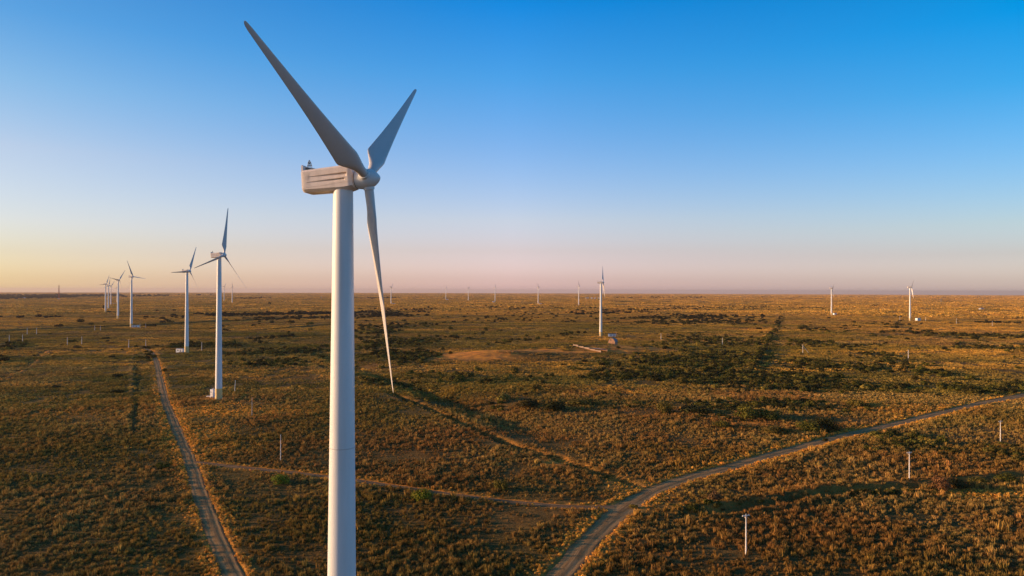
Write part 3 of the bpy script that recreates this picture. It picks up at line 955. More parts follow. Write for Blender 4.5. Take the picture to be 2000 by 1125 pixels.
house(103, 580.5, 34, 14, 9, 25, 'bright white building left of the lattice mast in the far village', KIOSKW, KIOSKW)
house(37, 583, 70, 14, 6, 5, 'long pale low building at the left edge of the far village', KIOSKW, STEEL, cat='barn')
house(109.5, 580, 12, 10, 12, 10, 'narrow pale tower house just left of the lattice mast', CONC, ROOFG)
house(78, 579, 16, 12, 6, 20, 'small grey white house among trees left of the white building', KIOSKW, ROOFG)
house(87, 580.5, 10, 10, 9, 10, 'narrow pale house between trees in the far village', CONC, ROOFG)
house(121, 580, 14, 10, 8, 10, 'small pale house right of the lattice mast', CONC, ROOFG)
house(114.5, 585, 9, 9, 5, 10, 'tiny white hut at the foot of the lattice mast', KIOSKW, ROOFG)
for i, (px, w, lab) in enumerate([(1147, 24, 'long white barn, leftmost of four beyond the mid field turbine'), (1156, 12, 'small white barn, second from left beyond the mid field turbine'), (1162.5, 11, 'small white barn, third from left beyond the mid field turbine'), (1169.5, 11, 'small white barn closest to the mid field turbine tower')]):
    house(px, 583, w, 9, 5.5, 12, lab, KIOSKW, KIOSKW, cat='barn', group='white barns on the far plain')
fb = house(1917, 605, 16, 9, 3.8, 28, 'lone pale farmhouse with grey roof on the plain at far right', KIOSKW, ROOFG, 3.0)
MB().box((3, 0, 6.2), (.9, .9, 2.0)).build('chimney', BRICKW, fb, 0)


def lattice(x, y, h, w0, w1, arms, name, label, cat, mat, r=.22, levels=9):
    t = tag(empty(name, (x, y, gz(x, y)), R(20)), label, cat)
    m = MB()
    wd = lambda z: w0 + (w1 - w0) * z / h
    zs = [h * (1 - (1 - k / levels) ** 1.3) for k in range(levels + 1)]
    for sx, sy in ((1, 1), (1, -1), (-1, -1), (-1, 1)):
        m.tube((sx * w0 / 2, sy * w0 / 2, -.5), (sx * w1 / 2, sy * w1 / 2, h), r, r, 5)
    for i in range(levels):
        a, b = wd(zs[i]) / 2, wd(zs[i + 1]) / 2
        c = [(1, 1), (1, -1), (-1, -1), (-1, 1)]
        for k in range(4):
            p, q = c[k], c[(k + 1) % 4]
            m.tube((p[0] * a, p[1] * a, zs[i]), (q[0] * b, q[1] * b, zs[i + 1]), r * .7, n=4)
            m.tube((q[0] * a, q[1] * a, zs[i]), (p[0] * b, p[1] * b, zs[i + 1]), r * .7, n=4)
            m.tube((p[0] * b, p[1] * b, zs[i + 1]), (q[0] * b, q[1] * b, zs[i + 1]), r * .7, n=4)
    m.build('lattice_frame', mat, t)
    for z, l in arms:
        MB().box((0, 0, z), (l, .6, .5)).build('crossarm', mat, t, 0)
    return t


x, y = P(115, 585)
mast = lattice(x, y, 27.5 * y / FPX, 6.5, 2.2, [], 'lattice_mast', 'tall red brown lattice mast on the left horizon above the village', 'mast', REDW, .38)
hm = 27.5 * y / FPX
for z in (hm * .86, hm * .93):
    MB().lathe_z([(z, 1.6), (z + 2.4, 1.6), (z + 2.6, .4)], 10).build('antenna', CONC, mast)
MB().tube((0, 0, hm - 1), (0, 0, hm + 6), .35, .15, 6).build('spire', REDW, mast)
for px, pt, pb, lab in [(627.5, 577.5, 585.5, 'faint lattice pylon on the plain left of the big tower'), (838, 574.5, 578.5, 'tiny lattice pylon on the horizon right of the hanging blade'), (1838, 582.5, 590.5, 'faint lattice pylon on the right plain beyond the rightmost turbine'), (377, 573, 577, 'tiny pylon at the horizon behind the second turbine tower')]:
    x, y = P(px, pb); h = (pb - pt) * y / FPX
    lattice(x, y, h, 5.0, 1.4, [(h * .68, 9), (h * .82, 7), (h * .95, 5)], 'power_pylon', lab, 'pylon', STEEL, .16, 6)

# ------------------------------------------------------------------ vegetation meshes
def leaf_material(name, mode, trans=.25):
    m = Mat(name, .9, .08)
    if mode == 'instancer':
        a = m.node('ShaderNodeAttribute', attribute_name='tint', attribute_type='INSTANCER')
        col = a.outputs['Color']
    else:
        a = m.node('ShaderNodeObjectInfo')
        col = a.outputs['Color']
    la = m.node('ShaderNodeAttribute', attribute_name='leaf')
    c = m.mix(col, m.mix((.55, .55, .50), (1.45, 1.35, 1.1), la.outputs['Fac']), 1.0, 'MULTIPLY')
    m.color(c)
    tr = m.node('ShaderNodeBsdfTranslucent')
    m.L.new(c, tr.inputs['Color'])
    ms = m.node('ShaderNodeMixShader')
    ms.inputs[0].default_value = trans
    m.L.new(m.b.outputs[0], ms.inputs[1]); m.L.new(tr.outputs[0], ms.inputs[2])
    m.L.new(ms.outputs[0], m.N['Material Output'].inputs['Surface'])
    return m.m


LEAF_I = leaf_material('scrub_leaves', 'instancer', .16)
LEAF_O = leaf_material('shrub_leaves', 'object', .07)


def mesh_with_leaf(name, vs_, fs_, leaf, mat):
    me = bpy.data.meshes.new(name)
    me.from_pydata([tuple(v) for v in vs_], [], fs_)
    a = me.attributes.new('leaf', 'FLOAT', 'POINT')
    a.data.foreach_set('value', np.array(leaf, np.float32))
    me.update()
    me.materials.append(mat)
    return me


def leaf_quad(c, nrm, s, r):
    """a bent leaf cluster: two triangles"""
    n = Vector(nrm).normalized()
    t = n.orthogonal().normalized(); t.rotate(Matrix.Rotation(r.uniform(0, 6.283), 3, n))
    b = n.cross(t)
    k = r.uniform(.7, 1.3)
    return [Vector(c) + t * s * k, Vector(c) + b * s * .7 + n * s * .25, Vector(c) - t * s * k, Vector(c) - b * s * .7 + n * s * .25]


def tussock_mesh(seed, n, rad, hgt):
    r = random.Random(seed)
    vs_, fs_, lf = [], [], []
    lobes = [(r.uniform(-.35, .35) * rad, r.uniform(-.35, .35) * rad, r.uniform(.6, 1.0)) for _ in range(4)]
    for i in range(n):
        lx, ly, lh = r.choice(lobes)
        u, a = r.random() ** .6, r.uniform(0, 6.283)
        zz = r.random()
        rr = rad * .68 * math.sqrt(max(0, 1 - zz * zz * .85)) * (.75 + .35 * r.random())
        c = (lx + rr * math.cos(a), ly + rr * math.sin(a), hgt * lh * zz + .02)
        nr = (math.cos(a) + r.uniform(-.5, .5), math.sin(a) + r.uniform(-.5, .5), zz + r.uniform(-.2, .7))
        q = leaf_quad(c, nr, rad * r.uniform(.16, .30), r)
        b = len(vs_); vs_ += q; fs_.append((b, b + 1, b + 2, b + 3))
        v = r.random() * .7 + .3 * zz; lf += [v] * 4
    return mesh_with_leaf('sage_tuft', vs_, fs_, lf, LEAF_I)


def grass_mesh(seed, n, rad, hgt):
    r = random.Random(seed)
    vs_, fs_, lf = [], [], []
    for i in range(n):
        a, d = r.uniform(0, 6.283), rad * math.sqrt(r.random())
        x, y = d * math.cos(a), d * math.sin(a)
        h = hgt * r.uniform(.55, 1.1); w = r.uniform(.025, .05); t = r.uniform(0, 3.14)
        lx, ly = r.uniform(-.25, .25) * h + .1 * x, r.uniform(-.25, .25) * h + .1 * y
        cx_, cy_ = math.cos(t) * w, math.sin(t) * w
        b = len(vs_)
        vs_ += [(x - cx_, y - cy_, 0), (x + cx_, y + cy_, 0), (x + lx * .5 + cx_ * .9, y + ly * .5 + cy_ * .9, h * .6), (x + lx * .5 - cx_ * .9, y + ly * .5 - cy_ * .9, h * .6), (x + lx, y + ly, h)]
        fs_ += [(b, b + 1, b + 2, b + 3), (b + 3, b + 2, b + 4)]
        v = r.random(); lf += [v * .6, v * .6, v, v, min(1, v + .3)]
    return mesh_with_leaf('grass_tuft', vs_, fs_, lf, LEAF_I)


def shrub_mesh(seed, n, lobes_n, mat, name='shrub', tall=1.0):
    """about 2 m wide, 1.2 m tall crown of leaf clusters over dark twigs, unit sized: width 1, height 0.6*tall"""
    r = random.Random(seed)
    vs_, fs_, lf = [], [], []
    lobes = []
    for k in range(lobes_n):
        a, d = r.uniform(0, 6.283), .30 * math.sqrt(r.random())
        s = r.uniform(.16, .27)
        hz = r.uniform(.12, .36) * tall * (1 - d * 1.1)
        lobes.append((d * math.cos(a) * 1.15, d * math.sin(a), hz, s, r.uniform(-.22, .22)))
    for k in range(lobes_n):                                  # twigs inside
        lx, ly, lz, s, lv = lobes[k]
        for j in range(5):
            b = len(vs_); e = Vector((lx + r.uniform(-.1, .1), ly + r.uniform(-.1, .1), lz + r.uniform(-.05, .12) * tall))
            o = Vector((r.uniform(-.05, .05), r.uniform(-.05, .05), -.05)); t = Vector((r.uniform(-1, 1), r.uniform(-1, 1), 0)).normalized() * .012
            vs_ += [o - t, o + t, e + t * .4, e - t * .4]; fs_.append((b, b + 1, b + 2, b + 3)); lf += [0] * 4
    for i in range(n):
        lx, ly, lz, s, lv = lobes[i % lobes_n]
        th, cz = r.uniform(0, 6.283), r.uniform(-.75, 1)
        q = math.sqrt(1 - cz * cz)
        rad = s * (.62 + .5 * r.random())
        c = (lx + rad * q * math.cos(th), ly + rad * q * math.sin(th), max(.01, lz + rad * cz * .85 * tall))
        nr = (q * math.cos(th) + r.uniform(-.6, .6), q * math.sin(th) + r.uniform(-.6, .6), cz + r.uniform(-.3, .7))
        w = leaf_quad(c, nr, r.uniform(.6, 1.4) * 1.15 / math.sqrt(n), r)
        b = len(vs_); vs_ += w; fs_.append((b, b + 1, b + 2, b + 3))
        v = min(1, max(0, .45 + lv + r.uniform(-.28, .28))); lf += [v] * 4
    return mesh_with_leaf(name, vs_, fs_, lf, mat)


SRC = bpy.data.collections.new('scrub_sources')


def src(me):
    o = bpy.data.objects.new(me.name, me)
    SRCS[-1].objects.link(o)
    return o


def scatter_group(name, coll):
    ng = bpy.data.node_groups.new(name, 'GeometryNodeTree')
    ng.interface.new_socket('Geometry', in_out='INPUT', socket_type='NodeSocketGeometry')
    ng.interface.new_socket('Geometry', in_out='OUTPUT', socket_type='NodeSocketGeometry')
    N, L = ng.nodes, ng.links
    gi, go = N.new('NodeGroupInput'), N.new('NodeGroupOutput')
    iop = N.new('GeometryNodeInstanceOnPoints')
    ci = N.new('GeometryNodeCollectionInfo')
    ci.inputs['Collection'].default_value = coll
    ci.inputs['Separate Children'].default_value = True
    ci.inputs['Reset Children'].default_value = True
    def attr(nm, typ):
        a = N.new('GeometryNodeInputNamedAttribute'); a.data_type = typ; a.inputs['Name'].default_value = nm
        return a.outputs['Attribute']
    L.new(gi.outputs[0], iop.inputs['Points'])
    L.new(ci.outputs[0], iop.inputs['Instance'])
    iop.inputs['Pick Instance'].default_value = True
    L.new(attr('pick', 'INT'), iop.inputs['Instance Index'])
    cx_ = N.new('ShaderNodeCombineXYZ')
    L.new(attr('spin', 'FLOAT'), cx_.inputs['Z'])
    L.new(cx_.outputs[0], iop.inputs['Rotation'])
    L.new(attr('size', 'FLOAT_VECTOR'), iop.inputs['Scale'])
    L.new(iop.outputs[0], go.inputs[0])
    return ng


def scatter(name, label, x, y, size, pick, tint, coll, sink=.03):
    z = ground_h(x, y) - sink
    n = len(x)
    me = bpy.data.meshes.new(name)
    me.vertices.add(n)
    me.vertices.foreach_set('co', np.stack([x, y, z], 1).astype(np.float32).ravel())
    me.attributes.new('pick', 'INT', 'POINT').data.foreach_set('value', pick.astype(np.int32))
    me.attributes.new('spin', 'FLOAT', 'POINT').data.foreach_set('value', rng.uniform(0, 6.283, n).astype(np.float32))
    me.attributes.new('size', 'FLOAT_VECTOR', 'POINT').data.foreach_set('vector', size.astype(np.float32).ravel())
    me.attributes.new('tint', 'FLOAT_COLOR', 'POINT').data.foreach_set('color', np.concatenate([tint, np.ones((n, 1))], 1).astype(np.float32).ravel())
    o = bpy.data.objects.new(name, me)
    COL.objects.link(o)
    md = o.modifiers.new('scatter', 'NODES')
    md.node_group = scatter_group(name + '_scatter', coll)
    return tag(o, label, None, None, 'stuff')


def road_clear(x, y, extra=0.0):
    jx, jy = P(1222, 992)
    ok = np.hypot(x - jx, y - jy) > 5.6
    k4 = BANKS[4][0]
    d, t = poly_dist(x, y, k4)
    ok &= ~((np.abs(d) < 1.5 + max(extra - 3, 0)) & (np.abs(x - k4[:, 0].mean()) < 500) & (t > .001) & (t < .999))
    for k, a0, b0 in ((0, -1.2, 1.3), (1, -6.0, -1.0), (2, -.6, 1.0)):          # ditches stay bare
        poly = BANKS[k][0]
        lo, hi = poly.min(0) - 15, poly.max(0) + 15
        m = (x > lo[0]) & (x < hi[0]) & (y > lo[1]) & (y < hi[1])
        d, t = poly_dist(x[m], y[m], poly)
        e = 0 if extra < 2 else 1.0
        ok[m] &= ~((d > a0 - e) & (d < b0 + e) & (rng.random(d.shape) < (.8 if extra < 2 else .95)))
    for poly, hw in ROADS:
        lo, hi = poly.min(0) - 15, poly.max(0) + 15
        m = (x > lo[0]) & (x < hi[0]) & (y > lo[1]) & (y < hi[1])
        d, t = poly_dist(x[m], y[m], poly)
        ok[m] &= np.abs(d) > hw + extra
    return ok


def fan_points(n, r0, r1, power, half=46.0):
    """points over the ground in front, density falling as distance**-power"""
    u = rng.random(n)
    if abs(power - 2) < 1e-6:
        r = r0 * (r1 / r0) ** u
    else:
        k = 2 - power
        r = (r0 ** k + u * (r1 ** k - r0 ** k)) ** (1 / k)
    a = np.radians(rng.uniform(-half, half, n))
    return r * np.sin(a), r * np.cos(a)


# --- low sagebrush scrub
SRCS = [bpy.data.collections.new('sage_sources')]
for k in range(5): src(tussock_mesh(100 + k, 36, .36, .36))
for k in range(3): src(grass_mesh(200 + k, 34, .34, .75))
SAGE = SRCS[0]

TINTS = dict(grey=(.45, .285, .088), brown=(.385, .200, .060), olive=(.30, .205, .046), green=(.190, .155, .026), gold=(.86, .46, .085))


def scrub_tint(x, y, n):
    dry, bare, green = land_masks(x, y)
    big = fbm(x / 34.0, y / 34.0, 81, 3)
    g, b, o, gr, go = [np.array(TINTS[k]) for k in ('grey', 'brown', 'olive', 'green', 'gold')]
    f = np.clip((big - .36) * 3.5, 0, 1)[:, None]
    c = b * (1 - f) + g * f
    f = np.clip((fbm(x / 60.0, y / 60.0, 85, 3) - .45) * 4, 0, 1)[:, None] * .75
    c = c * (1 - f) + o * f
    c = c * (1 - green[:, None] * .85) + gr * green[:, None] * .85
    c = c * (1 - dry[:, None] * .85) + go * dry[:, None] * .85
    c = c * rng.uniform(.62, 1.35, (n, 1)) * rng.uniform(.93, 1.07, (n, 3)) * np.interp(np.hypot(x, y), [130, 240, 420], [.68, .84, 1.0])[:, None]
    return c, dry, bare, green


def make_scrub():
    x, y = fan_points(NS, 108, 420, 0.3)
    clump = fbm(x / 1.7, y / 1.7, 91, 2)
    patch = fbm(x / 22.0, y / 22.0, 95, 3)
    dry, bare, green = land_masks(x, y)
    keep = road_clear(x, y, .15) & (rng.random(len(x)) < np.clip((clump - .26) * 3.0, 0.12, 1) * np.clip((patch - .20) * 4.5, .12, 1)) & (rng.random(len(x)) > bare * .93) & (rng.random(len(x)) > dry * .6)
    x, y = x[keep], y[keep]
    n = len(x)
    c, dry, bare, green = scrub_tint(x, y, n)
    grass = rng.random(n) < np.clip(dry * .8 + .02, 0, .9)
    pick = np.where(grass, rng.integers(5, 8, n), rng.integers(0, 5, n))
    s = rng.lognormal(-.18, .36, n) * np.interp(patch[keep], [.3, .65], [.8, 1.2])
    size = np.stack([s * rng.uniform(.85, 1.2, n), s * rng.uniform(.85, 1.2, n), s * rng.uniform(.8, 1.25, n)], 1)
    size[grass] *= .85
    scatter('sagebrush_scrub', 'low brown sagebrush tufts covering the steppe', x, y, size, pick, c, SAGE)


def patch_mesh(seed, rad, n, wid, hgt, leaves, aniso=1.0):
    """a patch of low scrub: n tufts of a few leaf clusters each"""
    r = random.Random(seed)
    vs_, fs_, lf = [], [], []
    for i in range(n):
        d, a = rad * math.sqrt(r.random()), r.uniform(0, 6.283)
        tx, ty = d * math.cos(a), d * math.sin(a)
        w = wid * r.lognormvariate(-.1, .4); h = hgt * r.uniform(.5, 1.2); tone = r.uniform(-.35, .35)
        for k in range(leaves):
            zz, b_ = r.random(), r.uniform(0, 6.283)
            q = w * .62 * math.sqrt(1 - zz * zz * .8)
            c = (tx + q * math.cos(b_), ty + q * math.sin(b_), h * zz * .85)
            nr = (math.cos(b_) + r.uniform(-.4, .4), math.sin(b_) + r.uniform(-.4, .4), zz * .8 + r.uniform(-.1, .4))
            z = leaf_quad(c, nr, w * r.uniform(.28, .46), r)
            m_ = len(vs_); vs_ += z; fs_.append((m_, m_ + 1, m_ + 2, m_ + 3))
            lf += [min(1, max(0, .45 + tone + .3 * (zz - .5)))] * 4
    return mesh_with_leaf('scrub_patch', vs_, fs_, lf, LEAF_I)


def make_far_scrub():
    SRCS.append(bpy.data.collections.new('patch_sources'))
    for k in range(6): src(patch_mesh(500 + k, 5.5, 34, .66, .56, 10))
    for k in range(4): src(patch_mesh(520 + k, 42, 150, 3.4, 1.5, 8))
    x1, y1 = fan_points(NF[0], 395, 2100, .7)
    x2, y2 = fan_points(NF[1], 1900, 27000, 1.15)
    x, y = np.concatenate([x1, x2]), np.concatenate([y1, y2])
    big = np.concatenate([np.zeros(len(x1), bool), np.ones(len(x2), bool)])
    dry, bare, green = land_masks(x, y)
    pt = fbm(x / 40.0, y / 25.0, 141, 3)
    keep = (road_clear(x, y, 4.5)) & (rng.random(len(x)) > bare * 1.2) & (big | (rng.random(len(x)) < np.clip((pt - .25) * 4, .35, 1)))
    x, y, big = x[keep], y[keep], big[keep]
    n = len(x)
    dry, bare, green = land_masks(x, y)
    g, b, o, gr, go = [np.array(TINTS[k]) for k in ('grey', 'brown', 'olive', 'green', 'gold')]
    f = np.clip((fbm(x / 90.0, y / 34.0, 81, 3) - .36) * 3.5, 0, 1)[:, None]
    c = b * (1 - f) + g * f
    f = np.clip((fbm(x / 160.0, y / 60.0, 85, 4) - .42) * 5, 0, 1)[:, None] * .85
    c = c * (1 - f) + o * f
    f = np.clip((fbm(x / 210.0, y / 45.0, 187, 4) - .53) * 8, 0, 1)[:, None] * .75
    c = c * (1 - f) + go * .85 * f
    f = np.clip((fbm(x / 120.0, y / 30.0, 193, 4) - .55) * 8, 0, 1)[:, None] * .7
    c = c * (1 - f) + np.array((.13, .105, .030)) * f
    c = c * (1 - green[:, None] * .8) + gr * green[:, None] * .8
    c = c * (1 - dry[:, None] * .8) + go * .85 * dry[:, None] * .8
    rr = np.hypot(x, y)
    c = c * rng.uniform(.8, 1.2, (n, 1)) * np.interp(rr, [400, 1200, 3000, 9000], [1.12, 1.06, 1.0, 1.05])[:, None]
    pick = np.where(big, rng.integers(6, 10, n), rng.integers(0, 6, n))
    s = rng.uniform(.85, 1.15, n) * np.where(big, np.interp(rr, [6000, 14000], [1, 2.6]), 1)
    scatter('steppe_grassland', 'scrub and grass of the wider plain out to the horizon', x, y, np.stack([s, s, s * rng.uniform(.7, 1.3, n)], 1), pick, c, SRCS[-1], .04)


NS, NF = 330000, (70000, 30000)
make_scrub()
make_far_scrub()


# --- golden grass along the roads and in dry patches
def make_grass():
    xs, ys = [], []
    for poly, hw, dens in ((ROAD_LEFT, 2.1, 8), (ROAD_RIGHT, 2.9, 11), (TRACK, 1.5, 1.5)):
        seg = np.diff(poly, axis=0); L = np.concatenate([[0], np.cumsum(np.hypot(seg[:, 0], seg[:, 1]))])
        n = int(L[-1] * dens)
        s = rng.uniform(0, L[-1], n)
        x0_, y0_ = np.interp(s, L, poly[:, 0]), np.interp(s, L, poly[:, 1])
        e = .5
        tx = np.interp(np.minimum(s + e, L[-1]), L, poly[:, 0]) - np.interp(np.maximum(s - e, 0), L, poly[:, 0])
        ty = np.interp(np.minimum(s + e, L[-1]), L, poly[:, 1]) - np.interp(np.maximum(s - e, 0), L, poly[:, 1])
        nn = np.hypot(tx, ty)
        off = (hw - .15 + rng.gamma(1.7, 1.0, n)) * rng.choice([-1, 1], n)
        x_, y_ = x0_ + ty / nn * off, y0_ - tx / nn * off
        ok = rng.random(n) < np.clip((fbm(s / 11.0, off * 0 + np.sign(off) * 9, 120, 3) - .25) * 2.6, .05, 1)
        xs.append(x_[ok]); ys.append(y_[ok])
    x, y = fan_points(170000, 112, 430, .4)
    dry, bare, green = land_masks(x, y)
    ok = (dry > .3) & (rng.random(len(x)) < dry * .9)
    xs.append(x[ok]); ys.append(y[ok])
    for q in DRY:                                            # thick stands of dry grass
        cx, cy = P(q[0], q[1])
        if cy < 420 and q[5] > .85:
            n = int(q[2] * q[3] * 5)
            x_, y_ = rng.normal(cx, q[2] * .62, n), rng.normal(cy, q[3] * .62, n)
            ok = fbm(x_ / 7.0, y_ / 7.0, 211, 3) > .43
            xs.append(x_[ok]); ys.append(y_[ok])
    x, y = np.concatenate(xs), np.concatenate(ys)
    ok = road_clear(x, y, -.35) & (np.hypot(x, y) < 900)
    x, y = x[ok], y[ok]
    n = len(x)
    g = np.array(TINTS['gold'])
    c = g * rng.uniform(.55, 1.25, (n, 1)) * rng.uniform(.92, 1.08, (n, 3))
    gm = rng.random(n) < .16
    c[gm] = np.array((.16, .15, .04)) * rng.uniform(.7, 1.2, (gm.sum(), 1))
    s = rng.lognormal(-.08, .28, n)
    size = np.stack([s, s, s * rng.uniform(.8, 1.4, n)], 1)
    scatter('dry_grass', 'tall golden dry grass along the dirt roads and in patches', x, y, size, rng.integers(5, 8, n), c, SAGE)


make_grass()

# --- shrubs one can tell apart
SHRUBS = [shrub_mesh(300 + k, 420, 7 + k % 4, LEAF_O, tall=[1, .8, 1.15, .9, 1.05, .75][k]) for k in range(6)]
FINE = [shrub_mesh(330 + k, 1100, 11, LEAF_O, tall=1.0) for k in range(2)]
KIND = dict(green=(.115, .105, .020), bright=(.215, .235, .026), dark=(.055, .050, .014), olive=(.140, .112, .026), brown=(.190, .100, .045), yellow=(.260, .195, .040))
NSHRUB = [0]


def shrub(px, py, w, h, kind, label, group=None, fine=False, cat='shrub', m=False):
    x, y = P(px, py)
    k = 1.0 if m else y / FPX
    W_, H_ = w * k, h * k
    o = bpy.data.objects.new('shrub', rnd.choice(FINE if fine else SHRUBS))
    COL.objects.link(o)
    o.location = (x, y, gz(x, y) - .06)
    o.rotation_euler = (0, 0, rnd.uniform(0, 6.283))
    o.scale = (W_, W_ * rnd.uniform(.85, 1.1), H_ / .58)
    c = KIND[kind]; j = rnd.uniform(.8, 1.2)
    o.color = (c[0] * j * rnd.uniform(.92, 1.1), c[1] * j, c[2] * j, 1)
    NSHRUB[0] += 1
    return tag(o, label, cat, group)


G1 = 'shrubs standing alone on the steppe'
for q in [
    (827, 976, 37, 23, 'bright', 'bright green round bush below the narrow track, long shadow to its right', 1),
    (978, 958, 26, 24, 'olive', 'olive brown round bush just above the narrow track', 1),
    (546, 943, 32, 18, 'bright', 'low green bush right of a green patch beside the left road', 1),
    (320, 913, 24, 13, 'green', 'small green bush left of the left dirt road', 1),
    (1396, 979, 30, 19, 'brown', 'leafless reddish brown bush right of the road bend', 1),
    (1031, 794, 46, 15, 'dark', 'low dark bush left of another dark bush above the right road', 1),
    (1082, 801, 40, 18, 'dark', 'rounded dark bush, lowest of the three left of the orange sand', 1),
    (1136, 791, 46, 14, 'olive', 'low olive bush left of the orange sand patch, rightmost of three', 1),
    (990, 781, 34, 13, 'yellow', 'yellowish low bush near the tip side of the hanging blade', 0),
    (1300, 806, 36, 24, 'olive', 'leftmost bush of the thicket round the orange sand', 1),
    (1362, 808, 66, 15, 'dark', 'long low dark bush on the upper edge of the orange sand', 1),
    (1456, 819, 46, 27, 'green', 'tall green bush at the right end of the orange sand', 1),
    (1500, 820, 44, 20, 'green', 'green bush between the two orange sand patches', 1),
    (1412, 836, 36, 14, 'green', 'low green bush just below the larger orange sand patch', 1),
    (1514, 847, 50, 14, 'olive', 'low olive bush below the smaller orange sand patch', 1),
    (1576, 844, 42, 22, 'green', 'green bush right of the smaller orange sand patch', 1),
    (1608, 841, 46, 26, 'dark', 'dark tall bush closest to the right road above its bend', 1),
    (1835, 957, 40, 26, 'brown', 'dark brown bush in the ditch at lower right', 1),
    (1868, 951, 46, 14, 'dark', 'low dark bush in the ditch, right of the dark brown bush', 1),
    (1912, 944, 32, 18, 'olive', 'olive bush in the ditch near the right edge', 1),
    (1966, 941, 38, 16, 'green', 'green bush in the ditch nearest the right edge', 1),
    (4, 706, 24, 13, 'dark', 'dark round bush cut by the left edge', 0),
    (110, 758, 18, 8, 'dark', 'small dark bush at the foot of a faint bank on the left', 0),
    (230, 766, 22, 10, 'dark', 'dark bush between the two ditches left of the road', 0),
    (219, 699, 11, 5, 'dark', 'tiny dark bush just left of the upper ditch', 0),
    (229, 737, 20, 9, 'dark', 'dark bush at the lower end of the shorter ditch', 0),
    (140, 668, 16, 10, 'green', 'green bush between two pale poles on the left', 0),
    (117, 638.5, 17, 8, 'dark', 'dark oval bush above the dark bank on the left', 0),
    (157, 629.5, 15, 8, 'dark', 'dark humped bush left of the slim far turbine', 0),
    (176, 635, 14, 6, 'olive', 'spreading olive bush just above the dark bank', 0),
    (206, 662, 14, 6, 'dark', 'flat dark bush left of the pole by the road end', 0),
    (219, 671, 12, 5, 'brown', 'low brown bush below the flat dark bush', 0),
    (150, 680, 16, 6, 'brown', 'low brown bush below the pair of poles', 0),
    (265, 679, 8, 5, 'green', 'small green bush between the two poles at the road end', 0),
    (440, 646, 15, 6, 'dark', 'dark bush just right of the ochre footed tower', 0),
    (570, 630, 12, 9, 'dark', 'tallest dark bush in the field left of the big tower', 0),
    (605, 634, 15, 8, 'green', 'green bush with a dark side left of the big tower', 0),
    (531, 630.5, 9, 6, 'dark', 'dark bush left of the tallest dark bush', 0),
    (495, 636, 8, 5, 'dark', 'small dark bush right of the ochre footed tower', 0),
    (336, 680, 18, 10, 'green', 'green bush left of the white kiosk near the road end', 0),
    (1655, 805, 18, 9, 'green', 'lone small green bush above the right road', 0),
    (1618, 793, 14, 8, 'yellow', 'small yellowish bush in open scrub left of the lone green one', 0),
]:
    k = 1.22 if q[6] else 1.1
    shrub(q[0], q[1], q[2] * k, q[3] * k, q[4], q[5], G1, bool(q[6]))

# hedgerows and thickets: label, group, kinds, list of (px, py, w, h) strips: centre line end points, count, width range (m), height ratio
def strip(label, group, kinds, x0_, y0_, x1_, y1_, spread, n, w0, w1, ratio=.58):
    for i in range(n):
        t = rnd.gauss(.5, .33) if i % 3 == 0 else (i + rnd.uniform(.1, .9)) / n
        px, py = x0_ + (x1_ - x0_) * t, y0_ + (y1_ - y0_) * t + rnd.gauss(0, spread)
        w = rnd.uniform(w0, w1)
        shrub(px, py, w, w * ratio * rnd.uniform(.8, 1.25), rnd.choice(kinds), label, group, m=True)


gd = ['green', 'dark', 'olive', 'green']
strip('dark bush in the hedgerow between the ochre footed tower and the big tower', 'shrubs of the dark hedgerow', ['dark'], 484, 664, 576, 656, .7, 11, 6, 10, .55)
strip('green bush in the second row of the thicket above the orange sand', 'shrubs above the orange sand', gd, 1375, 787, 1600, 792, 4, 19, 4, 8.5)
strip('bush in the loose row right of the hanging blade tip', 'shrubs right of the blade tip', gd, 785, 724, 900, 742, 4, 17, 3.5, 7)
strip('green bush in the middle of the wide thicket left of the sand mound', 'shrubs below the sand mound', gd + ['olive', 'yellow'], 880, 738, 1080, 742, 9, 26, 4, 8.5)
strip('bush along the lower edge of the dense thicket right of the brick shed', 'shrubs of the dense thicket', gd + ['olive'], 1150, 725, 1560, 748, 7, 34, 4.5, 9)
strip('bush in the dark heart of the dense thicket right of the brick shed', 'shrubs of the dense thicket', gd + ['olive'], 1250, 700, 1470, 704, 8, 30, 4.5, 9)
strip('bush on the row above the right dirt road near the right edge', 'shrubs above the right road', gd, 1840, 762, 1990, 764, 3, 13, 4, 8)
strip('bush in the slanting row above the right dirt road', 'shrubs above the right road', gd, 1700, 702, 1850, 737, 3, 18, 4, 8)
strip('bush in the thin row between the dense thicket and the right road', 'shrubs between thicket and road', gd, 1500, 745, 1840, 752, 5, 22, 3.5, 7)
strip('green bush in the belt just below the right dirt road', 'shrubs below the right road', gd + ['yellow'], 1690, 853, 1850, 872, 5, 18, 3, 6)
strip('green bush beside the rightmost pole', 'shrubs below the right road', ['green', 'olive'], 1920, 880, 1995, 888, 6, 9, 3, 6)
strip('bush lining the straight shaded ditch in the dense thicket', 'shrubs lining the straight ditch', gd, 1528, 622, 1462, 728, 2, 20, 5, 9)

# tree on the plain
def tree(px, py, h, w, label):
    x, y = P(px, py)
    t = tag(empty('tree', (x, y, gz(x, y))), label, 'tree')
    m = MB(); m.tube((0, 0, -.4), (.2, .1, h * .45), .5, .28, 8)
    for a in range(5):
        m.tube((.2, .1, h * .4), (math.cos(a * 1.26) * w * .3, math.sin(a * 1.26) * w * .3, h * .72), .2, .07, 6)
    m.build('trunk', RUST, t)
    o = bpy.data.objects.new('crown', shrub_mesh(px, 900, 12, LEAF_O, 'crown', 1.1)); COL.objects.link(o); o.parent = t
    o.location = (0, 0, h * .12); o.scale = (w, w, h * .88 / .62); o.color = (.035, .042, .016, 1)
    return t


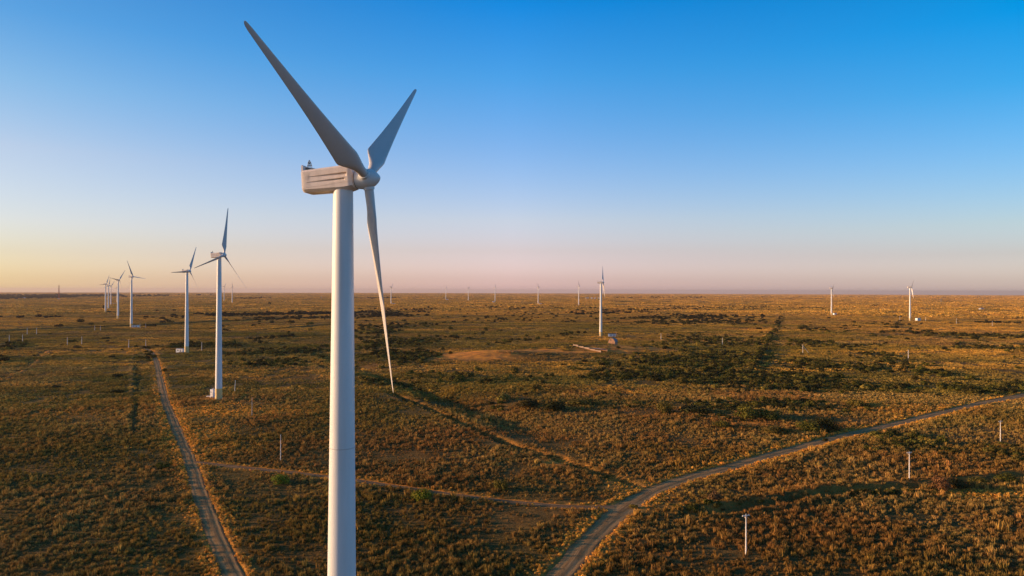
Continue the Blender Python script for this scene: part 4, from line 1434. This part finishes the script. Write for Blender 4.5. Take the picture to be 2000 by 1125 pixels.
tree(526, 594.5, 13, 17, 'lone round dark tree on the plain left of the big tower')
tree(203.5, 604, 16, 10, 'dark tree hugging the foot of the leftmost far turbine')

# --- shrubs too many and far to count
SRCS.append(bpy.data.collections.new('far_shrub_sources'))
for k in range(4): src(shrub_mesh(400 + k, 190, 6 + k, LEAF_I, 'far_shrub', [1, .85, 1.1, .9][k]))
FARC = SRCS[-1]


def in_px_strip(n, x0_, y0_, x1_, y1_, spread):
    t = np.where(rng.random(n) < .4, rng.normal(.5, .38, n), rng.random(n))
    px = x0_ + (x1_ - x0_) * t; py = y0_ + (y1_ - y0_) * t + rng.normal(0, spread, n)
    py = np.maximum(py, 579)
    q = np.array([P(a, b) for a, b in zip(px, py)])
    return q[:, 0], q[:, 1]


FAR = [  # n, x0, y0, x1, y1, spread px, w0, w1, dark
    (230, 690, 609, 1010, 601, 2.2, 6, 13), (260, 900, 604, 1300, 605, 2.4, 6, 13), (110, 1110, 612, 1290, 607, 1.5, 7, 14), (140, 690, 618, 850, 612, 2, 6, 12),
    (70, 690, 650, 780, 646, 3, 5, 9), (110, 690, 640, 1000, 625, 3, 5, 10), (60, 1000, 616, 1120, 626, 3, 5, 9), (120, 1230, 620, 1420, 618, 2.5, 5, 10), (150, 1240, 630, 1500, 626, 4, 5, 9),
    (160, 690, 668, 880, 664, 5, 4, 7.5), (110, 850, 664, 960, 652, 4, 4.5, 8), (130, 930, 674, 1120, 654, 2.5, 4.5, 8.5), (50, 940, 672, 1010, 668, 2, 5, 9),
    (110, 690, 690, 860, 690, 6, 3.5, 7), (90, 780, 700, 880, 690, 5, 3.5, 7),
    (330, 1225, 703, 1480, 708, 10, 3.5, 7), (300, 1150, 733, 1600, 742, 8, 3.5, 7), (220, 1560, 706, 1720, 718, 6, 3.5, 7), (170, 1720, 697, 1860, 735, 5, 3.5, 7),
    (170, 1480, 755, 2010, 758, 6, 3, 6.5), (90, 1360, 792, 1620, 800, 5, 2.5, 5), (160, 1290, 662, 1500, 672, 7, 4, 7), (130, 1540, 668, 1740, 668, 5, 4.5, 8), (150, 1720, 652, 2010, 656, 4, 5, 9),
    (110, 1560, 640, 1760, 640, 5, 5, 9), (110, 1460, 600, 1620, 601, 1.5, 6, 11), (60, 1640, 600, 1740, 598, 1.2, 6, 10), (110, 1300, 601, 1480, 603, 1.8, 6, 11), (36, 1900, 628, 1990, 630, 2, 6, 10),
    (45, 1860, 676, 2000, 680, 4, 4, 7), (70, 1640, 690, 1800, 695, 5, 3.5, 6),
    (60, 400, 616, 690, 610, 1.6, 7, 12), (90, 430, 615, 690, 612, 1.2, 7, 14), (60, 480, 624, 700, 618, 1.2, 6, 11), (50, 270, 610, 345, 607, 1.4, 8, 14), (34, 130, 611, 270, 610, 1.2, 8, 14),
    (26, 0, 620, 260, 618, 1.4, 7, 12), (22, 260, 621, 345, 620, 1.6, 7, 12), (22, 280, 636, 345, 630, 2, 7, 14), (40, -20, 677, 50, 672, 3, 5, 9), (26, 60, 690, 200, 680, 6, 3, 6), (60, 330, 676, 470, 673, 3, 5, 8),
    (90, 450, 692, 640, 684, 4, 4, 7), (60, 480, 712, 600, 708, 4, 3, 6), (60, 690, 740, 830, 745, 6, 2.5, 5), (30, 270, 700, 300, 690, 5, 3, 6), (90, 1524, 622, 1466, 722, 4.0, 4, 8), (60, 470, 583, 528, 582, .5, 10, 18), (70, 690, 583, 800, 581, .5, 10, 18),
    (60, 1200, 582, 1430, 580, .8, 12, 22), (60, 1480, 581, 1700, 579.5, .5, 12, 22), (60, 1750, 580.5, 2000, 582, .8, 12, 20), (150, 400, 622, 1990, 600, 12, 5, 10), (120, 0, 700, 640, 660, 20, 2.5, 5), (160, 700, 790, 1990, 700, 22, 2.5, 5),
    (60, 1130, 800, 1620, 800, 12, 2, 4), (60, 1720, 870, 1990, 880, 9, 2, 4), (26, 420, 930, 530, 930, 2, 1.2, 2.4), (26, 1270, 1000, 1400, 990, 5, 1.2, 2.6), (50, 1500, 985, 1840, 955, 3, 1.3, 2.6),
]


def make_far_shrubs():
    xs, ys, ws, tn = [], [], [], []
    for n, a, b, c, d, sp, w0, w1 in FAR:
        n = int(n * (2.3 if b < 625 else 1.75))
        x, y = in_px_strip(n, a, b, c, d, sp)
        k = np.clip((fbm(x / (.07 * y.mean() + 6), y / (.10 * y.mean() + 6), 301, 2) - .42) * 7, .06, 1) > rng.random(n)
        x, y, n = x[k], y[k], int(k.sum())
        xs.append(x); ys.append(y)
        ws.append(rng.uniform(w0 ** .5, w1 ** .5, n) ** 2)
    x, y, w = np.concatenate(xs), np.concatenate(ys), np.concatenate(ws)
    n = len(x)
    cols = np.array([KIND['green'], KIND['dark'], KIND['olive'], KIND['dark'], KIND['yellow']])
    c = cols[rng.choice(5, n, p=[.36, .26, .2, .1, .08])] * rng.uniform(.7, 1.25, (n, 1))
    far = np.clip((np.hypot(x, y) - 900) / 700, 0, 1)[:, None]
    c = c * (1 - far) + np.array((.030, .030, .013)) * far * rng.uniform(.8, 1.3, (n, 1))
    h = w * rng.uniform(.62, 1.05, n)
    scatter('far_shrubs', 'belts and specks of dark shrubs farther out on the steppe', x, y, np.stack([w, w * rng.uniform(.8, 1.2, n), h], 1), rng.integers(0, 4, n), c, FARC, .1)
    # the wooded far village at left
    x, y = [], []
    for nn, a, b, cc, d, sp in ((420, -60, 583, 60, 582, .9), (420, 40, 581, 150, 579.5, 1.0), (200, 100, 579, 240, 578, .8), (300, -80, 579, 130, 577.5, .8), (70, 150, 577, 420, 576.5, .6), (60, 240, 580, 330, 578, .5)):
        q = in_px_strip2(nn, a, b, cc, d, sp)
        x.append(q[0]); y.append(q[1])
    x, y = np.concatenate(x), np.concatenate(y); n = len(x)
    w = rng.uniform(10, 22, n) * np.interp(np.hypot(x, y), [3000, 9000], [1, 1.8])
    c = np.array((.032, .040, .022)) * rng.uniform(.7, 1.4, (n, 1))
    scatter('distant_trees', 'bluish wooded belt round the far village on the left horizon', x, y, np.stack([w, w, w * rng.uniform(.7, 1.2, n)], 1), rng.integers(0, 4, n), c, FARC, .3)


def in_px_strip2(n, x0_, y0_, x1_, y1_, spread):
    t = rng.random(n)
    px = x0_ + (x1_ - x0_) * t; py = y0_ + (y1_ - y0_) * t + rng.normal(0, spread, n)
    py = np.maximum(py, 574.8)
    q = np.array([P(a, b) for a, b in zip(px, py)])
    return q[:, 0], q[:, 1]


make_far_shrubs()

# ------------------------------------------------------------------ the air: one even box of haze round everything
HAZE_DENSITY = 2.5e-5
hz = MB().box((0, 0, (112 - 260) / 2), (84000, 84000, 112 + 260))
hm_ = bpy.data.materials.new('haze_air'); hm_.use_nodes = True
nt_ = hm_.node_tree
for n_ in list(nt_.nodes):
    if n_.type == 'BSDF_PRINCIPLED': nt_.nodes.remove(n_)
pv = nt_.nodes.new('ShaderNodeVolumePrincipled')
pv.inputs['Color'].default_value = (.70, .60, .59, 1)
pv.inputs['Density'].default_value = HAZE_DENSITY
pv.inputs['Anisotropy'].default_value = .2
nt_.links.new(pv.outputs[0], nt_.nodes['Material Output'].inputs['Volume'])
haze = hz.build('haze', hm_, None, 0)
tag(haze, 'thin evening haze over the whole plain', None, None, 'stuff')
